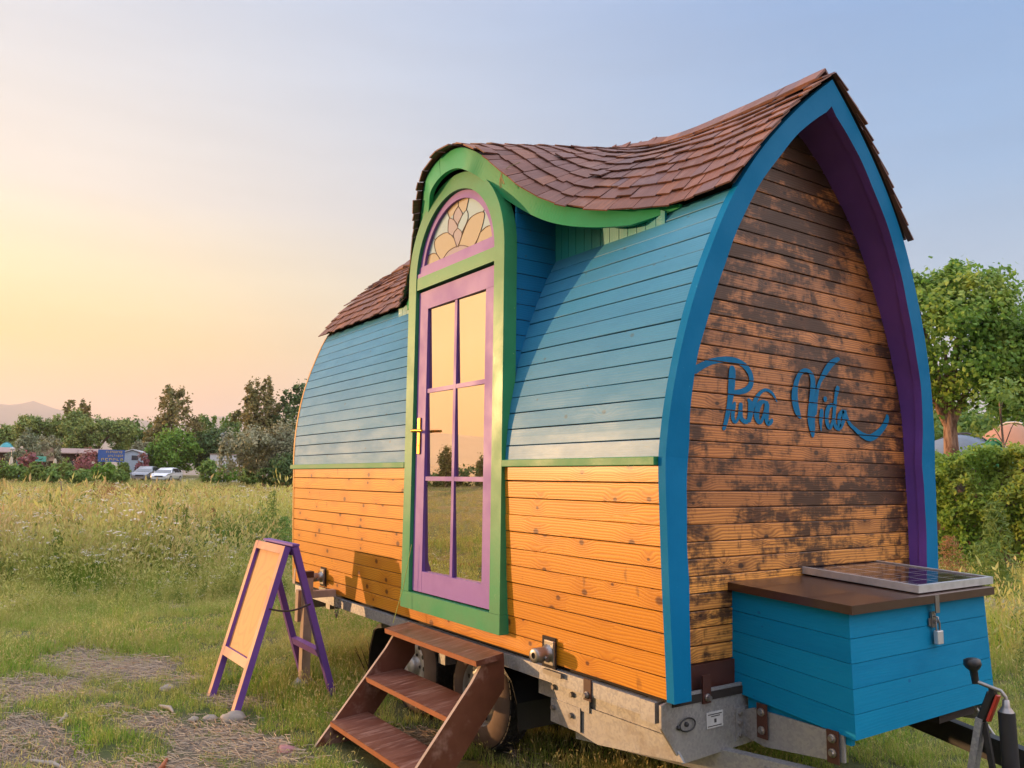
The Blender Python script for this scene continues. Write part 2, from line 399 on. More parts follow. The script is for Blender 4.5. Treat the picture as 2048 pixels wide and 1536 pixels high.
def plain(name, c, rough=.5, metal=0.0, **k):
    N = NT(name); a = N.noise(N.obj(), 14.0, 4.0).outputs[0]
    return N.fin(N.mix(N.mapr(a, .3, .7), c, tuple(x * .8 for x in c)), rough, a, .001, .25, Metallic=metal, **k)
def galv():
    N = NT('galvanised steel'); o = N.obj()
    vo = N.n('ShaderNodeTexVoronoi', o); vo.inputs['Scale'].default_value = 95.0
    s = N.n('ShaderNodeSeparateColor', vo.outputs['Color']).outputs[0]; a = N.noise(o, 7.0, 5.0, .65).outputs[0]
    c = N.mix(N.mapr(s, 0, 1, 0, .55), (.36, .355, .36), (.23, .23, .245)); c = N.mix(N.mapr(a, .52, .72, 0, .6), c, (.22, .19, .165))
    return N.fin(c, N.mapr(s, 0, 1, .45, .65), a, .0008, .3, Metallic=.55)
M['galv'] = galv()
M['steel'] = plain('bright steel', (.30, .28, .27), .38, .8)
M['dark_steel'] = plain('dark steel', (.035, .035, .04), .5, .4)
M['black'] = plain('black plastic', (.012, .012, .014), .4)
M['rubber'] = plain('tyre rubber', (.022, .021, .021), .75)
M['tyre_wall'] = plain('dusty tyre wall', (.17, .11, .08), .8)
M['rim'] = plain('silver wheel rim', (.42, .41, .40), .42, .4)
M['brown'] = plain('brown paint', (.085, .024, .014), .42)
M['bracket'] = plain('brown bracket paint', (.07, .022, .014), .5)
M['lid'] = plain('dark brown lid', (.055, .022, .014), .36, Coat_Weight=.3)
M['dark'] = plain('dark underside', (.02, .014, .012), .85)
M['brass'] = plain('brass', (.62, .36, .06), .3, .85)
M['white_label'] = plain('white sticker', (.55, .55, .56), .5)
M['ink'] = plain('sticker ink', (.05, .05, .06), .6)
M['red'] = plain('red plastic', (.5, .04, .02), .35)
M['alu'] = plain('aluminium frame', (.62, .63, .65), .38, .5)
M['cord'] = plain('dark cord', (.06, .035, .03), .8)
M['lime_cord'] = plain('yellow green cord', (.42, .5, .12), .7)
M['rope'] = plain('dry twine', (.3, .24, .1), .8)
M['stone'] = plain('grey stone', (.33, .29, .25), .85)
M['pink_stone'] = plain('pinkish flat stone', (.42, .2, .2), .8)
M['pipe'] = plain('white cable', (.6, .6, .6), .5)

def step_wood():
    N = NT('brown stained step wood'); o = N.obj(); sp = N.n('ShaderNodeSeparateXYZ', N.uv())
    a = N.noise(N.vm('MULTIPLY', o, (30, 3, 3)).outputs[0], 1.0, 5.0, .7).outputs[0]
    b = N.noise(N.vm('MULTIPLY', o, (70, 5, 5)).outputs[0], 1.0, 4.0, .7).outputs[0]
    c = N.mix(N.mapr(a, .35, .65), (.105, .03, .017), (.15, .05, .028))
    c = N.mix(N.mapr(b, .50, .68, 0, .8), c, (.33, .19, .15))
    return N.fin(c, N.mapr(a, .3, .7, .35, .55), b, .001, .4, Coat_Weight=.25, Coat_Roughness=.3)
M['step'] = step_wood()
M['step_edge'] = plain('worn sunlit step edge', (.33, .10, .035), .6)  # flaking tread edge, with the orange sunlight on it put into the colour
M['stringer_edge'] = plain('bare plywood edge', (.42, .30, .23), .7)
def plyboard():
    N = NT('plywood face'); o = N.obj()
    w1 = N.noise(N.vm('MULTIPLY', o, (2.2, 3, 1.1)).outputs[0], 1.0, 2.0, .4).outputs[0]
    g = N.math('SINE', N.math('MULTIPLY', w1, 90.0)); f = N.noise(N.vm('MULTIPLY', o, (60, 4, 4)).outputs[0], 1.0, 3.0).outputs[0]
    c = N.mix(N.mapr(g, .2, 1.0, 0, .32), (.54, .235, .065), (.36, .14, .045)); c = N.mix(N.mapr(f, .4, .8, 0, .35), c, (.42, .19, .09))
    st = N.noise(o, 5.0, 5.0, .75).outputs[0]; c = N.mix(N.mapr(st, .6, .75, 0, .3), c, (.24, .13, .09))
    return N.fin(c, .6, f, .0008, .4)
M['ply'] = plyboard()

def mirror_glass(name, tint, mixf=.62, rough=.0, dark=(.02, .014, .01)):
    """window glass: a bright reflection over a dim room behind it"""
    N = NT(name)
    gl = N.n('ShaderNodeBsdfGlossy', (*tint, 1)); gl.inputs['Roughness'].default_value = rough
    df = N.n('ShaderNodeBsdfDiffuse', (*dark, 1))
    lw = N.n('ShaderNodeLayerWeight'); lw.inputs[0].default_value = .35
    f = N.mapr(lw.outputs['Fresnel'], 0, 1, mixf, 1.0, False)
    mxs = N.n('ShaderNodeMixShader', f, df.outputs[0], gl.outputs[0]); N.t.links.new(mxs.outputs[0], N.o.inputs[0])
    return N.m
M['glass'] = mirror_glass('door glass', (1.0, .88, .70), .74)
def stained(name, c):
    N = NT(name); return N.fin(c, .06, None, Specular_IOR_Level=.9, Coat_Weight=.6, Coat_Roughness=.02)
M['st_blue'] = stained('pale blue stained glass', (.38, .50, .54))
M['st_peach'] = stained('peach stained glass', (.46, .36, .23))
M['st_lilac'] = stained('lilac stained glass', (.38, .30, .32))
M['lead'] = plain('lead came', (.11, .07, .06), .5, .3)
def solar():
    N = NT('solar cells'); sp = N.n('ShaderNodeSeparateXYZ', N.obj())
    def line(s, pitch, wd): return N.math('LESS_THAN', N.math('ABSOLUTE', N.math('SUBTRACT', N.math('FRACT', N.math('MULTIPLY', s, 1 / pitch)), .5)), wd / pitch)
    l1 = line(sp.outputs[1], .165, .0022); l2 = line(sp.outputs[0], .082, .0012); l3 = line(sp.outputs[0], .0052, .00035)
    m1 = N.math('MAXIMUM', l1, N.math('MULTIPLY', l2, .8)); c = N.mix(m1, N.mix(N.math('MULTIPLY', l3, .4), (.012, .010, .02), (.1, .1, .13)), (.6, .6, .62))
    return N.fin(c, .10, None, Specular_IOR_Level=.3)
M['solar'] = solar()
def lettering():
    N = NT('lettering paint'); sp = N.n('ShaderNodeSeparateXYZ', N.obj())
    gap = N.math('LESS_THAN', N.math('FRACT', N.math('MULTIPLY', N.math('ADD', sp.outputs[2], -.02), 1 / .0735)), .07)
    a = N.noise(N.obj(), 30.0, 4.0).outputs[0]
    N.fin(N.mix(N.mapr(a, .4, .7), (.002, .13, .29), (.004, .15, .32)), .65, Specular_IOR_Level=.15)
    tr = N.n('ShaderNodeBsdfTransparent'); mxs = N.n('ShaderNodeMixShader', gap, N.b.outputs[0], tr.outputs[0]); N.t.links.new(mxs.outputs[0], N.o.inputs[0])
    return N.m
M['lettering'] = lettering()
# ================================================================ the little house on its trailer
YC = 1.03                                            # middle of the house; door side wall near y = 0
PZ = np.array([-.02, .15, .3, .69, .957, 1.1, 1.247, 1.46, 1.637, 1.887, 2.176, 2.413, 2.656, 2.778, 2.854])
PH = np.array([1.005, 1.012, 1.02, 1.035, 1.04, 1.032, 1.012, .967, .915, .815, .665, .485, .242, .1, 0.0])
IZ = np.array([-.02, .96, 1.3, 1.557, 1.75, 2.0, 2.2, 2.4, 2.55, 2.64, 2.72])
IH = np.array([.925, .93, .91, .845, .775, .66, .545, .385, .235, .12, 0.0])
def smooth_interp(X, Y):
    d = np.gradient(Y, X)
    def f(x):
        x = min(max(x, X[0]), X[-1]); i = min(max(int(np.searchsorted(X, x)) - 1, 0), len(X) - 2)
        h = X[i + 1] - X[i]; t = (x - X[i]) / h
        return (2 * t**3 - 3 * t**2 + 1) * Y[i] + (t**3 - 2 * t**2 + t) * h * d[i] + (-2 * t**3 + 3 * t**2) * Y[i + 1] + (t**3 - t**2) * h * d[i + 1]
    return f
hout = smooth_interp(PZ, PH); hin = smooth_interp(IZ, IH)
def lean(z): return .14 * min(max((z - .96) / 1.9, 0), 1)
def xrear(z): return -4.43 - .27 * min(max((z - .9) / 1.1, 0), 1.15) ** 1.1

house = empty('tiny_house_trailer', (0, 0, G))
tag(house, 'colourful arched wooden tiny house on a trailer with blue front arch and wavy shingle roof', 'tiny house')

# arc-length table of the outer profile
_zs = np.linspace(-.01, 2.2, 600); _ys = np.array([YC - hout(z) for z in _zs])
_arc = np.concatenate([[0], np.cumsum(np.hypot(np.diff(_zs), np.diff(_ys)))])
def at_arc(s, off=0.0):
    z = float(np.interp(s, _arc, _zs)); y = float(np.interp(s, _arc, _ys))
    z2 = float(np.interp(s + .01, _arc, _zs)); y2 = float(np.interp(s + .01, _arc, _ys))
    dz, dy = z2 - z, y2 - y; L = math.hypot(dz, dy) or 1
    return y - off * dz / L, z + off * dy / L
S_STRIP = float(np.interp(.955, _zs, _arc))
DX0, DX1 = -2.31, -1.18                               # door frame, outer edges
def side_boards(name, mat, s0, s1, pitch, mirror=False):
    mb = MB(); n = int(round((s1 - s0) / pitch)); pitch = (s1 - s0) / n; sgn = -1 if mirror else 1
    def put(y): return 2 * YC - y if mirror else y
    for i in range(n):
        a = s0 + i * pitch; b = a + pitch
        zm = at_arc((a + b) / 2)[1]
        xa, xb = xrear(zm), lean(zm) - .04
        runs = [(xa, xb)] if (mirror or zm < .06) else [(xa, DX0 + .06), (DX1 - .06, xb)]
        for x0, x1 in runs:
            off = rnd.uniform(-.0012, .0016); gap = rnd.uniform(.0016, .0034)
            cs = [at_arc(a + gap, -.010), at_arc(a + gap, off - .0012), at_arc(a + gap + .0015, off), at_arc((a + b) / 2, off), at_arc(b - gap - .0015, off), at_arc(b - gap, off - .002), at_arc(b - gap, -.010)]
            nx = max(2, int((x1 - x0) / .35)); xs = [x0 + (x1 - x0) * k / nx for k in range(nx + 1)]
            rows = []; uvs = []; wob = [rnd.uniform(-.001, .001) for _ in xs]
            for k, x in enumerate(xs):
                rows.append([(x, put(c[0]), c[1] + wob[k]) for c in cs]); uvs.append([(x, q) for q in (0, .002, .006, pitch / 2, pitch - .006, pitch - .002, pitch)])
            mb.grid(rows, 0, False, uvs, flip=mirror)
            for e, fl in ((rows[0], True), (rows[-1], False)):
                mb.face(e[::-1] if fl != mirror else e, [(0, 0)] * 7)
    return mb.build(name, mat, house)
side_boards('pine_cladding', M['pine'], .0, S_STRIP - .005, .0865)
side_boards('turquoise_cladding', M['blue_boards'], S_STRIP + .005, float(np.interp(2.19, _zs, _arc)), .0865)
side_boards('pine_cladding', M['pine'], .0, S_STRIP - .005, .0865, True)
side_boards('turquoise_cladding', M['blue_boards'], S_STRIP + .005, float(np.interp(2.19, _zs, _arc)), .0865, True)

# dark inner shell behind the boards, floor, rear end
mb = MB()
zs = np.linspace(-.01, 2.84, 50)
for sg in (1, -1):
    rows = [[(x(z), YC - sg * max(hout(z) - .014, 0), z) for z in zs] for x in (lambda z: xrear(z) + .01, lambda z: -2.255)]
    mb.grid(rows, 0, True, flip=sg < 0)
    rows = [[(x(z), YC - sg * max(hout(z) - .014, 0), z) for z in zs] for x in (lambda z: -1.235, lambda z: lean(z) - .05)]
    mb.grid(rows, 0, True, flip=sg < 0)
mb.grid([[(-2.26, YC + max(hout(z) - .014, 0), z) for z in zs], [(-1.23, YC + max(hout(z) - .014, 0), z) for z in zs]], 0, True)
mb.box((-4.40, .06, -.045), (-.05, 2.0, -.012))
mb.build('inner_lining', M['dark'], house)
mb = MB()
for i in range(37):
    z0 = .0 + i * .0735; z1 = z0 + .0705
    if z1 > 2.72: break
    h0 = hout(z0) - .02; h1 = hout(z1) - .02
    x = xrear((z0 + z1) / 2) + .03
    mb.hexa([(x, YC - h0, z0), (x, YC + h0, z0), (x + .02, YC + h0, z0), (x + .02, YC - h0, z0), (x, YC - h1, z1), (x, YC + h1, z1), (x + .02, YC + h1, z1), (x + .02, YC - h1, z1)],
            0, [(q, i * .4) for q in (-1, 1, 1, -1, -1, 1, 1, -1)])
mb.build('rear_wall', M['burnt'], house, recalc=True)
mb = MB(); zz = np.linspace(-.01, 2.85, 70)            # thin rear edge trim
for sg in (1, -1):
    rows = [[(xrear(z) - .025, YC - sg * hout(z), z), (xrear(z), YC - sg * (hout(z) + .004), z), (xrear(z) + .012, YC - sg * (hout(z) + .004), z), (xrear(z) + .012, YC - sg * max(hout(z) - .06, 0), z), (xrear(z) - .025, YC - sg * max(hout(z) - .06, 0), z)] for z in zz]
    mb.grid(rows, 0, False, closed=True)
mb.build('rear_arch', M['pine_end'], house, recalc=True)

# front gable boards
mb = MB(); pitch = .0735
for i in range(37):
    z0 = .02 + i * pitch; gap = rnd.uniform(.0014, .003); z1 = z0 + pitch - gap
    za = z0 + gap
    if z1 > 2.735: break
    ha, hb = hin(za) + .012, hin(z1) + .012
    xo = -.106 + rnd.uniform(-.001, .001); n = 10
    for (t0, t1) in ([(0, 1)] if i % 4 else [(0, rnd.uniform(.25, .75)), (None, 1)]):
        if t0 is None: t0 = last + .0008
        last = t1
        rows = []; uvs = []
        for k in range(n + 1):
            t = t0 + (t1 - t0) * k / n; ya = YC - ha + 2 * ha * t; yb = YC - hb + 2 * hb * t
            rows.append([(xo - .012, ya, za), (xo - .002, ya, za), (xo, ya, za + .003), (xo, yb, z1 - .003), (xo - .002, yb, z1), (xo - .012, yb, z1)])
            uvs.append([(ya, q) for q in (0, .002, .004, pitch - .004, pitch - .002, pitch)])
        mb.grid(rows, 0, False, uvs)
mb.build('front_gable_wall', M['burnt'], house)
mb = MB()
mb.face([(-.119, YC + s * (hin(z) + .02), z) for s, zl in ((-1, np.linspace(-.02, 2.72, 40)), (1, np.linspace(2.72, -.02, 40))) for z in zl])
mb.box((-.128, YC - .925, -.10), (-.094, YC + .925, .092))
mb.build('gable_backing', M['bracket'], house, recalc=True)

# purple soffit between gable wall and the arch
mb = MB(); zz = np.linspace(-.015, 2.72, 60)
for sg in (1, -1):
    rows = [[(x(z), YC - sg * max(hin(z), 0), z) for z in zz] for x in (lambda z: -.112, lambda z: lean(z) - .036)]
    mb.grid(rows, 0, True, flip=sg > 0)
mb.build('arch_soffit', M['purple'], house)

# blue front arch: a leaning pointed ring cut from thick board
mb = MB(); n = 70; wob = [.002 * math.sin(k * .9) + .003 * math.sin(k * .37 + 1) for k in range(n + 1)]
for sg in (1, -1):
    rows = []
    for k in range(n + 1):
        t = k / n; zo = -.015 + (2.862 + .015) * t; zi = -.015 + (2.726 + .015) * t
        ho = max(hout(min(zo, 2.854)) + .006, 0) if k < n else 0
        hi = max(hin(min(zi, 2.72)) - .012 + (wob[k] if 6 < k < n - 4 else 0), 0) if k < n else 0
        xo, xi = lean(zo), lean(zi); T = .042
        rows.append([(xo, YC - sg * ho, zo), (xi, YC - sg * hi, zi), (xi - T, YC - sg * hi, zi), (xo - T, YC - sg * ho, zo)])
    for i0_, i1_, mi in ((0, 1, 0), (1, 2, 1), (2, 3, 0), (3, 0, 0)): mb.grid([[r[i0_], r[i1_]] for r in rows], mi, False, flip=sg < 0)
    mb.face(rows[0])
mb.build('front_arch', [M['blue'], M['purple']], house)

# lettering on the gable
STROKES = [[(0.225,1.324,0.016),(0.274,1.363,0.029),(0.331,1.392,0.027),(0.394,1.416,0.026),(0.47,1.431,0.026),(0.53,1.435,0.025),(0.579,1.429,0.025),(0.624,1.41,0.025),(0.653,1.381,0.021),(0.662,1.351,0.018),(0.651,1.322,0.022),(0.621,1.301,0.025),(0.575,1.288,0.023),(0.525,1.28,0.022)],[(0.525,1.408,0.014),(0.527,1.384,0.025),(0.523,1.343,0.027),(0.518,1.302,0.026),(0.511,1.26,0.023),(0.501,1.219,0.02),(0.488,1.177,0.018),(0.475,1.142,0.016),(0.458,1.104,0.013)],[(0.542,1.24,0.008),(0.532,1.218,0.016),(0.525,1.185,0.015),(0.526,1.158,0.015),(0.539,1.145,0.014),(0.556,1.157,0.011),(0.571,1.188,0.012),(0.583,1.238,0.017)],[(0.583,1.238,0.014),(0.58,1.196,0.015),(0.583,1.166,0.016),(0.603,1.152,0.021),(0.632,1.151,0.017)],[(0.632,1.26,0.011),(0.648,1.242,0.019),(0.653,1.214,0.025),(0.646,1.183,0.021),(0.632,1.148,0.017)],[(0.658,1.22,0.022),(0.678,1.243,0.02),(0.7,1.273,0.017),(0.727,1.297,0.014),(0.762,1.311,0.014),(0.796,1.306,0.014),(0.822,1.29,0.011),(0.848,1.257,0.003)],[(0.781,1.25,0.011),(0.742,1.252,0.017),(0.716,1.24,0.022),(0.698,1.211,0.022),(0.692,1.18,0.021),(0.704,1.154,0.017),(0.721,1.154,0.015),(0.739,1.177,0.013),(0.762,1.215,0.017),(0.772,1.247,0.02)],[(0.772,1.249,0.02),(0.766,1.207,0.021),(0.765,1.17,0.018),(0.777,1.147,0.017),(0.799,1.161,0.017),(0.806,1.175,0.007)],[(1.029,1.187,0.01),(1.007,1.212,0.024),(0.991,1.25,0.028),(0.985,1.298,0.028),(0.995,1.348,0.023),(1.015,1.389,0.02),(1.043,1.419,0.02),(1.081,1.434,0.018),(1.118,1.423,0.02),(1.135,1.392,0.022),(1.135,1.342,0.025),(1.129,1.292,0.03),(1.118,1.225,0.036),(1.113,1.175,0.033),(1.119,1.136,0.026),(1.122,1.097,0.011)],[(1.139,1.21,0.023),(1.155,1.26,0.015),(1.165,1.304,0.012),(1.179,1.355,0.015),(1.203,1.394,0.017),(1.244,1.438,0.026),(1.291,1.482,0.029),(1.344,1.511,0.024),(1.373,1.518,0.014)],[(1.236,1.311,0.01),(1.235,1.299,0.017),(1.234,1.283,0.01)],[(1.203,1.246,0.015),(1.198,1.213,0.02),(1.191,1.179,0.015),(1.191,1.131,0.004)],[(1.324,1.267,0.014),(1.279,1.268,0.019),(1.252,1.243,0.02),(1.242,1.205,0.018),(1.245,1.172,0.018),(1.266,1.151,0.018),(1.29,1.181,0.012),(1.304,1.225,0.014),(1.317,1.27,0.017),(1.326,1.315,0.015),(1.34,1.35,0.021),(1.351,1.373,0.015)],[(1.315,1.273,0.019),(1.307,1.219,0.015),(1.307,1.178,0.015),(1.322,1.155,0.02),(1.356,1.148,0.02)],[(1.391,1.247,0.021),(1.358,1.225,0.02),(1.347,1.194,0.017),(1.354,1.157,0.02),(1.381,1.185,0.017),(1.398,1.224,0.024),(1.394,1.251,0.021)],[(1.407,1.238,0.01),(1.423,1.204,0.014),(1.444,1.178,0.017),(1.484,1.156,0.019),(1.547,1.127,0.028),(1.619,1.113,0.035),(1.681,1.133,0.035),(1.734,1.163,0.03),(1.774,1.197,0.027),(1.794,1.227,0.022),(1.794,1.249,0.011)]]
def catmull(P, sub=5):
    P = [np.array(p, float) for p in P]; P = [2 * P[0] - P[1]] + P + [2 * P[-1] - P[-2]]; o = []
    for i in range(1, len(P) - 2):
        for k in range(sub):
            t = k / sub; a, b, c, d = P[i - 1:i + 3]
            o.append(.5 * (2 * b + (c - a) * t + (2 * a - 5 * b + 4 * c - d) * t * t + (3 * b - a - 3 * c + d) * t**3))
    return o + [P[-2]]
mb = MB()
for si, s in enumerate(STROKES):
    if si == 8: mb.build('painted_word', M['lettering'], house, 'hand painted blue word Pura with a long swash'); mb = MB()
    q = catmull(s, 6); x = -.1018 + si * .0001; L = []; R_ = []
    for k, p in enumerate(q):
        d = q[min(k + 1, len(q) - 1)][:2] - q[max(k - 1, 0)][:2]; d /= (np.hypot(*d) or 1); nn = np.array((-d[1], d[0]))
        h = max(p[2], .006) * .5
        if k in (0, len(q) - 1): h *= .55
        L.append(p[:2] + nn * h * np.array((1.75, 1.05))); R_.append(p[:2] - nn * h * np.array((1.75, 1.05)))
    for k in range(len(q) - 1):
        mb.face([(x, *L[k]), (x, *L[k + 1]), (x, *R_[k + 1]), (x, *R_[k])])
mb.build('painted_word', M['lettering'], house, 'hand painted blue word Vida with a long tail')

# ---------------------------------------------------------------- roof: ruled surface from the wavy eave to the ridge
DC = -1.745                                            # middle of the door bay
EX = [-.28, -.40, -.53, -.67, -.81, -.92, -1.03, -1.14, -1.21, -1.27, -1.40, -1.55, -1.65, -1.745]
EZ = [2.195, 2.205, 2.22, 2.245, 2.285, 2.33, 2.40, 2.49, 2.555, 2.615, 2.735, 2.815, 2.84, 2.848]
def eave(x):
    """outer eave line (y, z)"""
    xm = x if x > DC else DC + (DC - x) * 1.07
    z = float(np.interp(xm, EX[::-1], EZ[::-1])) if xm < -.28 else 2.19
    if xm > -.28: y = .34
    elif xm > -1.45: y = -.10 + (xm + 1.45) / 1.17 * .44
    else: y = -.10
    return y, z
_ex = np.linspace(-4.8, .4, 1041); _ey, _ez = np.array([eave(x) for x in _ex]).T
_k = np.ones(21) / 21
_ey = np.convolve(np.pad(_ey, 10, 'edge'), _k, 'valid'); _ez = np.convolve(np.pad(_ez, 10, 'edge'), _k, 'valid')
def ridge_z(x): return 2.888 + .17 * math.exp(-((x - DC) / .58) ** 2)
def roof(x, t, far=False, off=0.0):
    if far: ye, ze = .34, 2.19
    else: ye, ze = float(np.interp(x, _ex, _ey)), float(np.interp(x, _ex, _ez))
    zr = ridge_z(x); b = math.sin(math.pi * min(max(t, 0), 1)); k = math.exp(-((x - DC) / .7) ** 2) if not far else 0
    y = ye + (YC - ye) * t - .030 * b * (1 - k); z = ze + (zr - ze) * t + .028 * b * (1 - .5 * k)
    if far: y = 2 * YC - y
    return Vector((x, y, z))
def roof_n(x, t, far=False):
    a = roof(x + .01, t, far) - roof(x - .01, t, far); b = roof(x, t + .01, far) - roof(x, t - .01, far)
    n = a.cross(b).normalized(); return n if n.z > 0 or abs(n.z) < .2 and (n.y < 0) != far else -n
mb = MB()
xs = np.linspace(-4.70, .10, 160); ts = np.linspace(0.0, 1.0, 12)
for far in (False, True):
    rows = []
    for x in xs:
        r = []
        for t in ts:
            p = roof(x, t, far)
            xx = x
            if x >= xs[-2]: xx = lean(p.z) - (0 if x >= xs[-1] else .03)
            if x <= xs[1]: xx = xrear(p.z) - (.02 if x <= xs[0] else -.03)
            r.append((xx, p.y, p.z))
        rows.append(r)
    mb.grid(rows, 0, True, flip=far)
mb.build('roof_deck', M['dark'], house)
mb = MB()
ROWS = 10
for far in (False, True):
    dt = 1.0 / ROWS
    for r in range(ROWS):
        t0 = r * dt - .022; t1 = min(t0 + dt * 1.75, 1.03)
        fx = np.linspace(-4.84, .20, 700); P = np.array([roof(x, max(t0 + dt * .5, 0), far) for x in fx]); P0 = np.array([roof(x, max(t0, 0), far) for x in fx])
        arc = np.concatenate([[0], np.cumsum(np.linalg.norm(np.diff(P0, axis=0), axis=1))])
        s = rnd.uniform(-.06, 0); cuts = [0.0]
        while s < arc[-1] - .03:
            s += rnd.choice((.055, .065, .08, .095, .11, .14)) * rnd.uniform(.9, 1.1) * (1 if not far else 1.5); cuts.append(min(max(s, 0), arc[-1]))
        for a, b in zip(cuts[:-1], cuts[1:]):
            if b - a < .02: continue
            x0 = float(np.interp(a + .0022, arc, fx)); x1 = float(np.interp(b - .0022, arc, fx)); xm = (x0 + x1) / 2
            zc = roof(xm, t0 + dt / 2, far).z
            if xm > lean(zc) + .05 or xm < xrear(zc) - .10: continue
            x1 = min(x1, lean(zc) + .016 + rnd.uniform(0, .012)); x0 = max(x0, xrear(zc) - .085 - rnd.uniform(0, .012))
            if x1 - x0 < .012: continue
            j = rnd.uniform(-.16, .10) * dt; lift = rnd.uniform(0, .006)
            if rnd.random() < .03: lift += .012
            nb = roof_n(xm, max(t0, .02), far); nt_ = roof_n(xm, min(t1, .97), far)
            lo, hi = .015 + lift, .003; th = .008
            def pt(x, t, n, h):
                p = roof(x, min(t, 1.0), far) if t >= 0 else roof(x, 0, far) + (roof(x, 0, far) - roof(x, .05, far)) * (-t / .05)
                return p + n * h
            ta, tb = t0 + j, t1
            nb0 = (roof_n(x0, max(t0, .02), far) + nb).normalized(); nb1 = (roof_n(x1, max(t0, .02), far) + nb).normalized()
            sk = rnd.uniform(-.014, .014)
            pts = [pt(x0, ta, nb0, lo), pt(x1, ta + sk * .5, nb1, lo), pt(x1, tb, nt_, hi), pt(x0, tb, nt_, hi)]
            ptt = [pt(x0, ta, nb0, lo + th), pt(x1, ta + sk * .5, nb1, lo + th), pt(x1, tb, nt_, hi + th * .6), pt(x0, tb, nt_, hi + th * .6)]
            w_ = b - a; uvs = [(0, 0), (w_, 0), (w_, .2), (0, .2)] * 2
            mb.hexa(pts + ptt, 0, uvs)
for k in range(40):                                    # ridge caps, some of them loose
    x0 = -4.62 + k * .121; x1 = x0 + .125
    if x0 > lean(2.85) - .06: break
    for sg in (1, -1):
        lift = rnd.uniform(0, .008) + (.02 if rnd.random() < .12 and sg > 0 else 0)
        z = ridge_z(x0) + .024 + lift; z2 = ridge_z(x1) + .024
        a, b = Vector((x0, YC - sg * (-.004), z + .012)), Vector((x1, YC + sg * .004, z2 + .016))
        dn = Vector((0, -sg * .088, -.082)); th = Vector((0, -sg * .006, .010))
        mb.hexa([a + dn, b + dn, b, a, a + dn + th, b + dn + th, b + th, a + th], 0, [(0, 0), (.12, 0), (.12, .12), (0, .12)] * 2)
for x0, y_, ln, wd, lf, rz_ in ((-1.52, .985, .13, .14, .022, .15), (-1.38, .98, .14, .13, .034, -.1), (-1.27, .985, .13, .12, .020, .2), (-1.14, .975, .14, .14, .040, .05), (-1.0, .985, .12, .13, .024, -.15), (-1.33, .90, .13, .12, .018, .1), (-1.06, .90, .12, .12, .022, -.1)):
    c = Vector((x0, y_, ridge_z(x0) - (YC - y_) * .80 + .004 + lf * .6)); ca, sa = math.cos(rz_), math.sin(rz_); P = []
    for dz in (0, .012):
        for a, b in ((-.5, -.5), (.5, -.5), (.5, .5), (-.5, .5)):
            u, v = a * wd, b * ln; P.append(c + Vector((u * ca - v * sa, (u * sa + v * ca) * .68, (u * sa + v * ca) * .80 + dz)))
    mb.hexa(P, 0, [(0, 0), (.13, 0), (.13, .12), (0, .12)] * 2)
mb.build('shingle_roof', M['shingle'], house, recalc=True)

# green wavy fascia board under the eave, in front of the door bay
def fpath(x):
    y, z = float(np.interp(x, _ex, _ey)), float(np.interp(x, _ex, _ez)); return y + .012, z
FB = .105
mb = MB(); segs = [(np.linspace(-.25, -1.84, 110), 0), (np.linspace(-1.846, -3.24, 90), 0)]
for fx, mi in segs:
    P = [Vector((x, *fpath(x))) for x in fx]; rows = []
    for i, p in enumerate(P):
        d = (P[min(i + 1, len(P) - 1)] - P[max(i - 1, 0)]).normalized()
        if d.x > 0: d = -d
        nrm_ = Vector((0, 1, 0)) - d * d.y; nrm_.normalize()
        dn = d.cross(nrm_); dn = dn if dn.z < 0 else -dn
        # keep the inner line pointing to the arch side
        xm = p.x if p.x > DC else 2 * DC - p.x
        wdt = FB * float(np.interp(xm, [-1.745, -1.2, -.9, -.5, -.25], [1.15, 1.15, .95, .75, .16]))
        q = p + dn * wdt
        rows.append([p, q, q + nrm_ * .028, p + nrm_ * .028])
    mb.grid(rows, mi, False, closed=True); mb.face(rows[0]); mb.face(rows[-1])
mb.build('wavy_fascia', M['fascia'], house, recalc=True)
# teal boards that close the gap under the fascia dip
for sgn in (1, -1):
    mb = MB(); x = -1.20
    while x < -.36:
        wd = rnd.uniform(.062, .075); a, b = x, min(x + wd - .004, -.3)
        if sgn < 0: a, b = 2 * DC - b, 2 * DC - a
        ya = .325
        def under(x):
            c = [roof(x, t) for t in np.linspace(0, .5, 26)]; return max(float(np.interp(ya, [p.y for p in c], [p.z for p in c])) - .03, 2.085)
        za = under(a); zb = under(b)
        mb.hexa([(a, ya, 2.08), (b, ya, 2.08), (b, ya + .015, 2.08), (a, ya + .015, 2.08), (a, ya, za), (b, ya, zb), (b, ya + .015, zb), (a, ya + .015, za)], 0, [(0, 0), (0, .06), (0, .06), (0, 0), (.3, 0), (.3, .06), (.3, .06), (.3, 0)])
        x += wd
    mb.build('eave_boards', M['teal'], house)

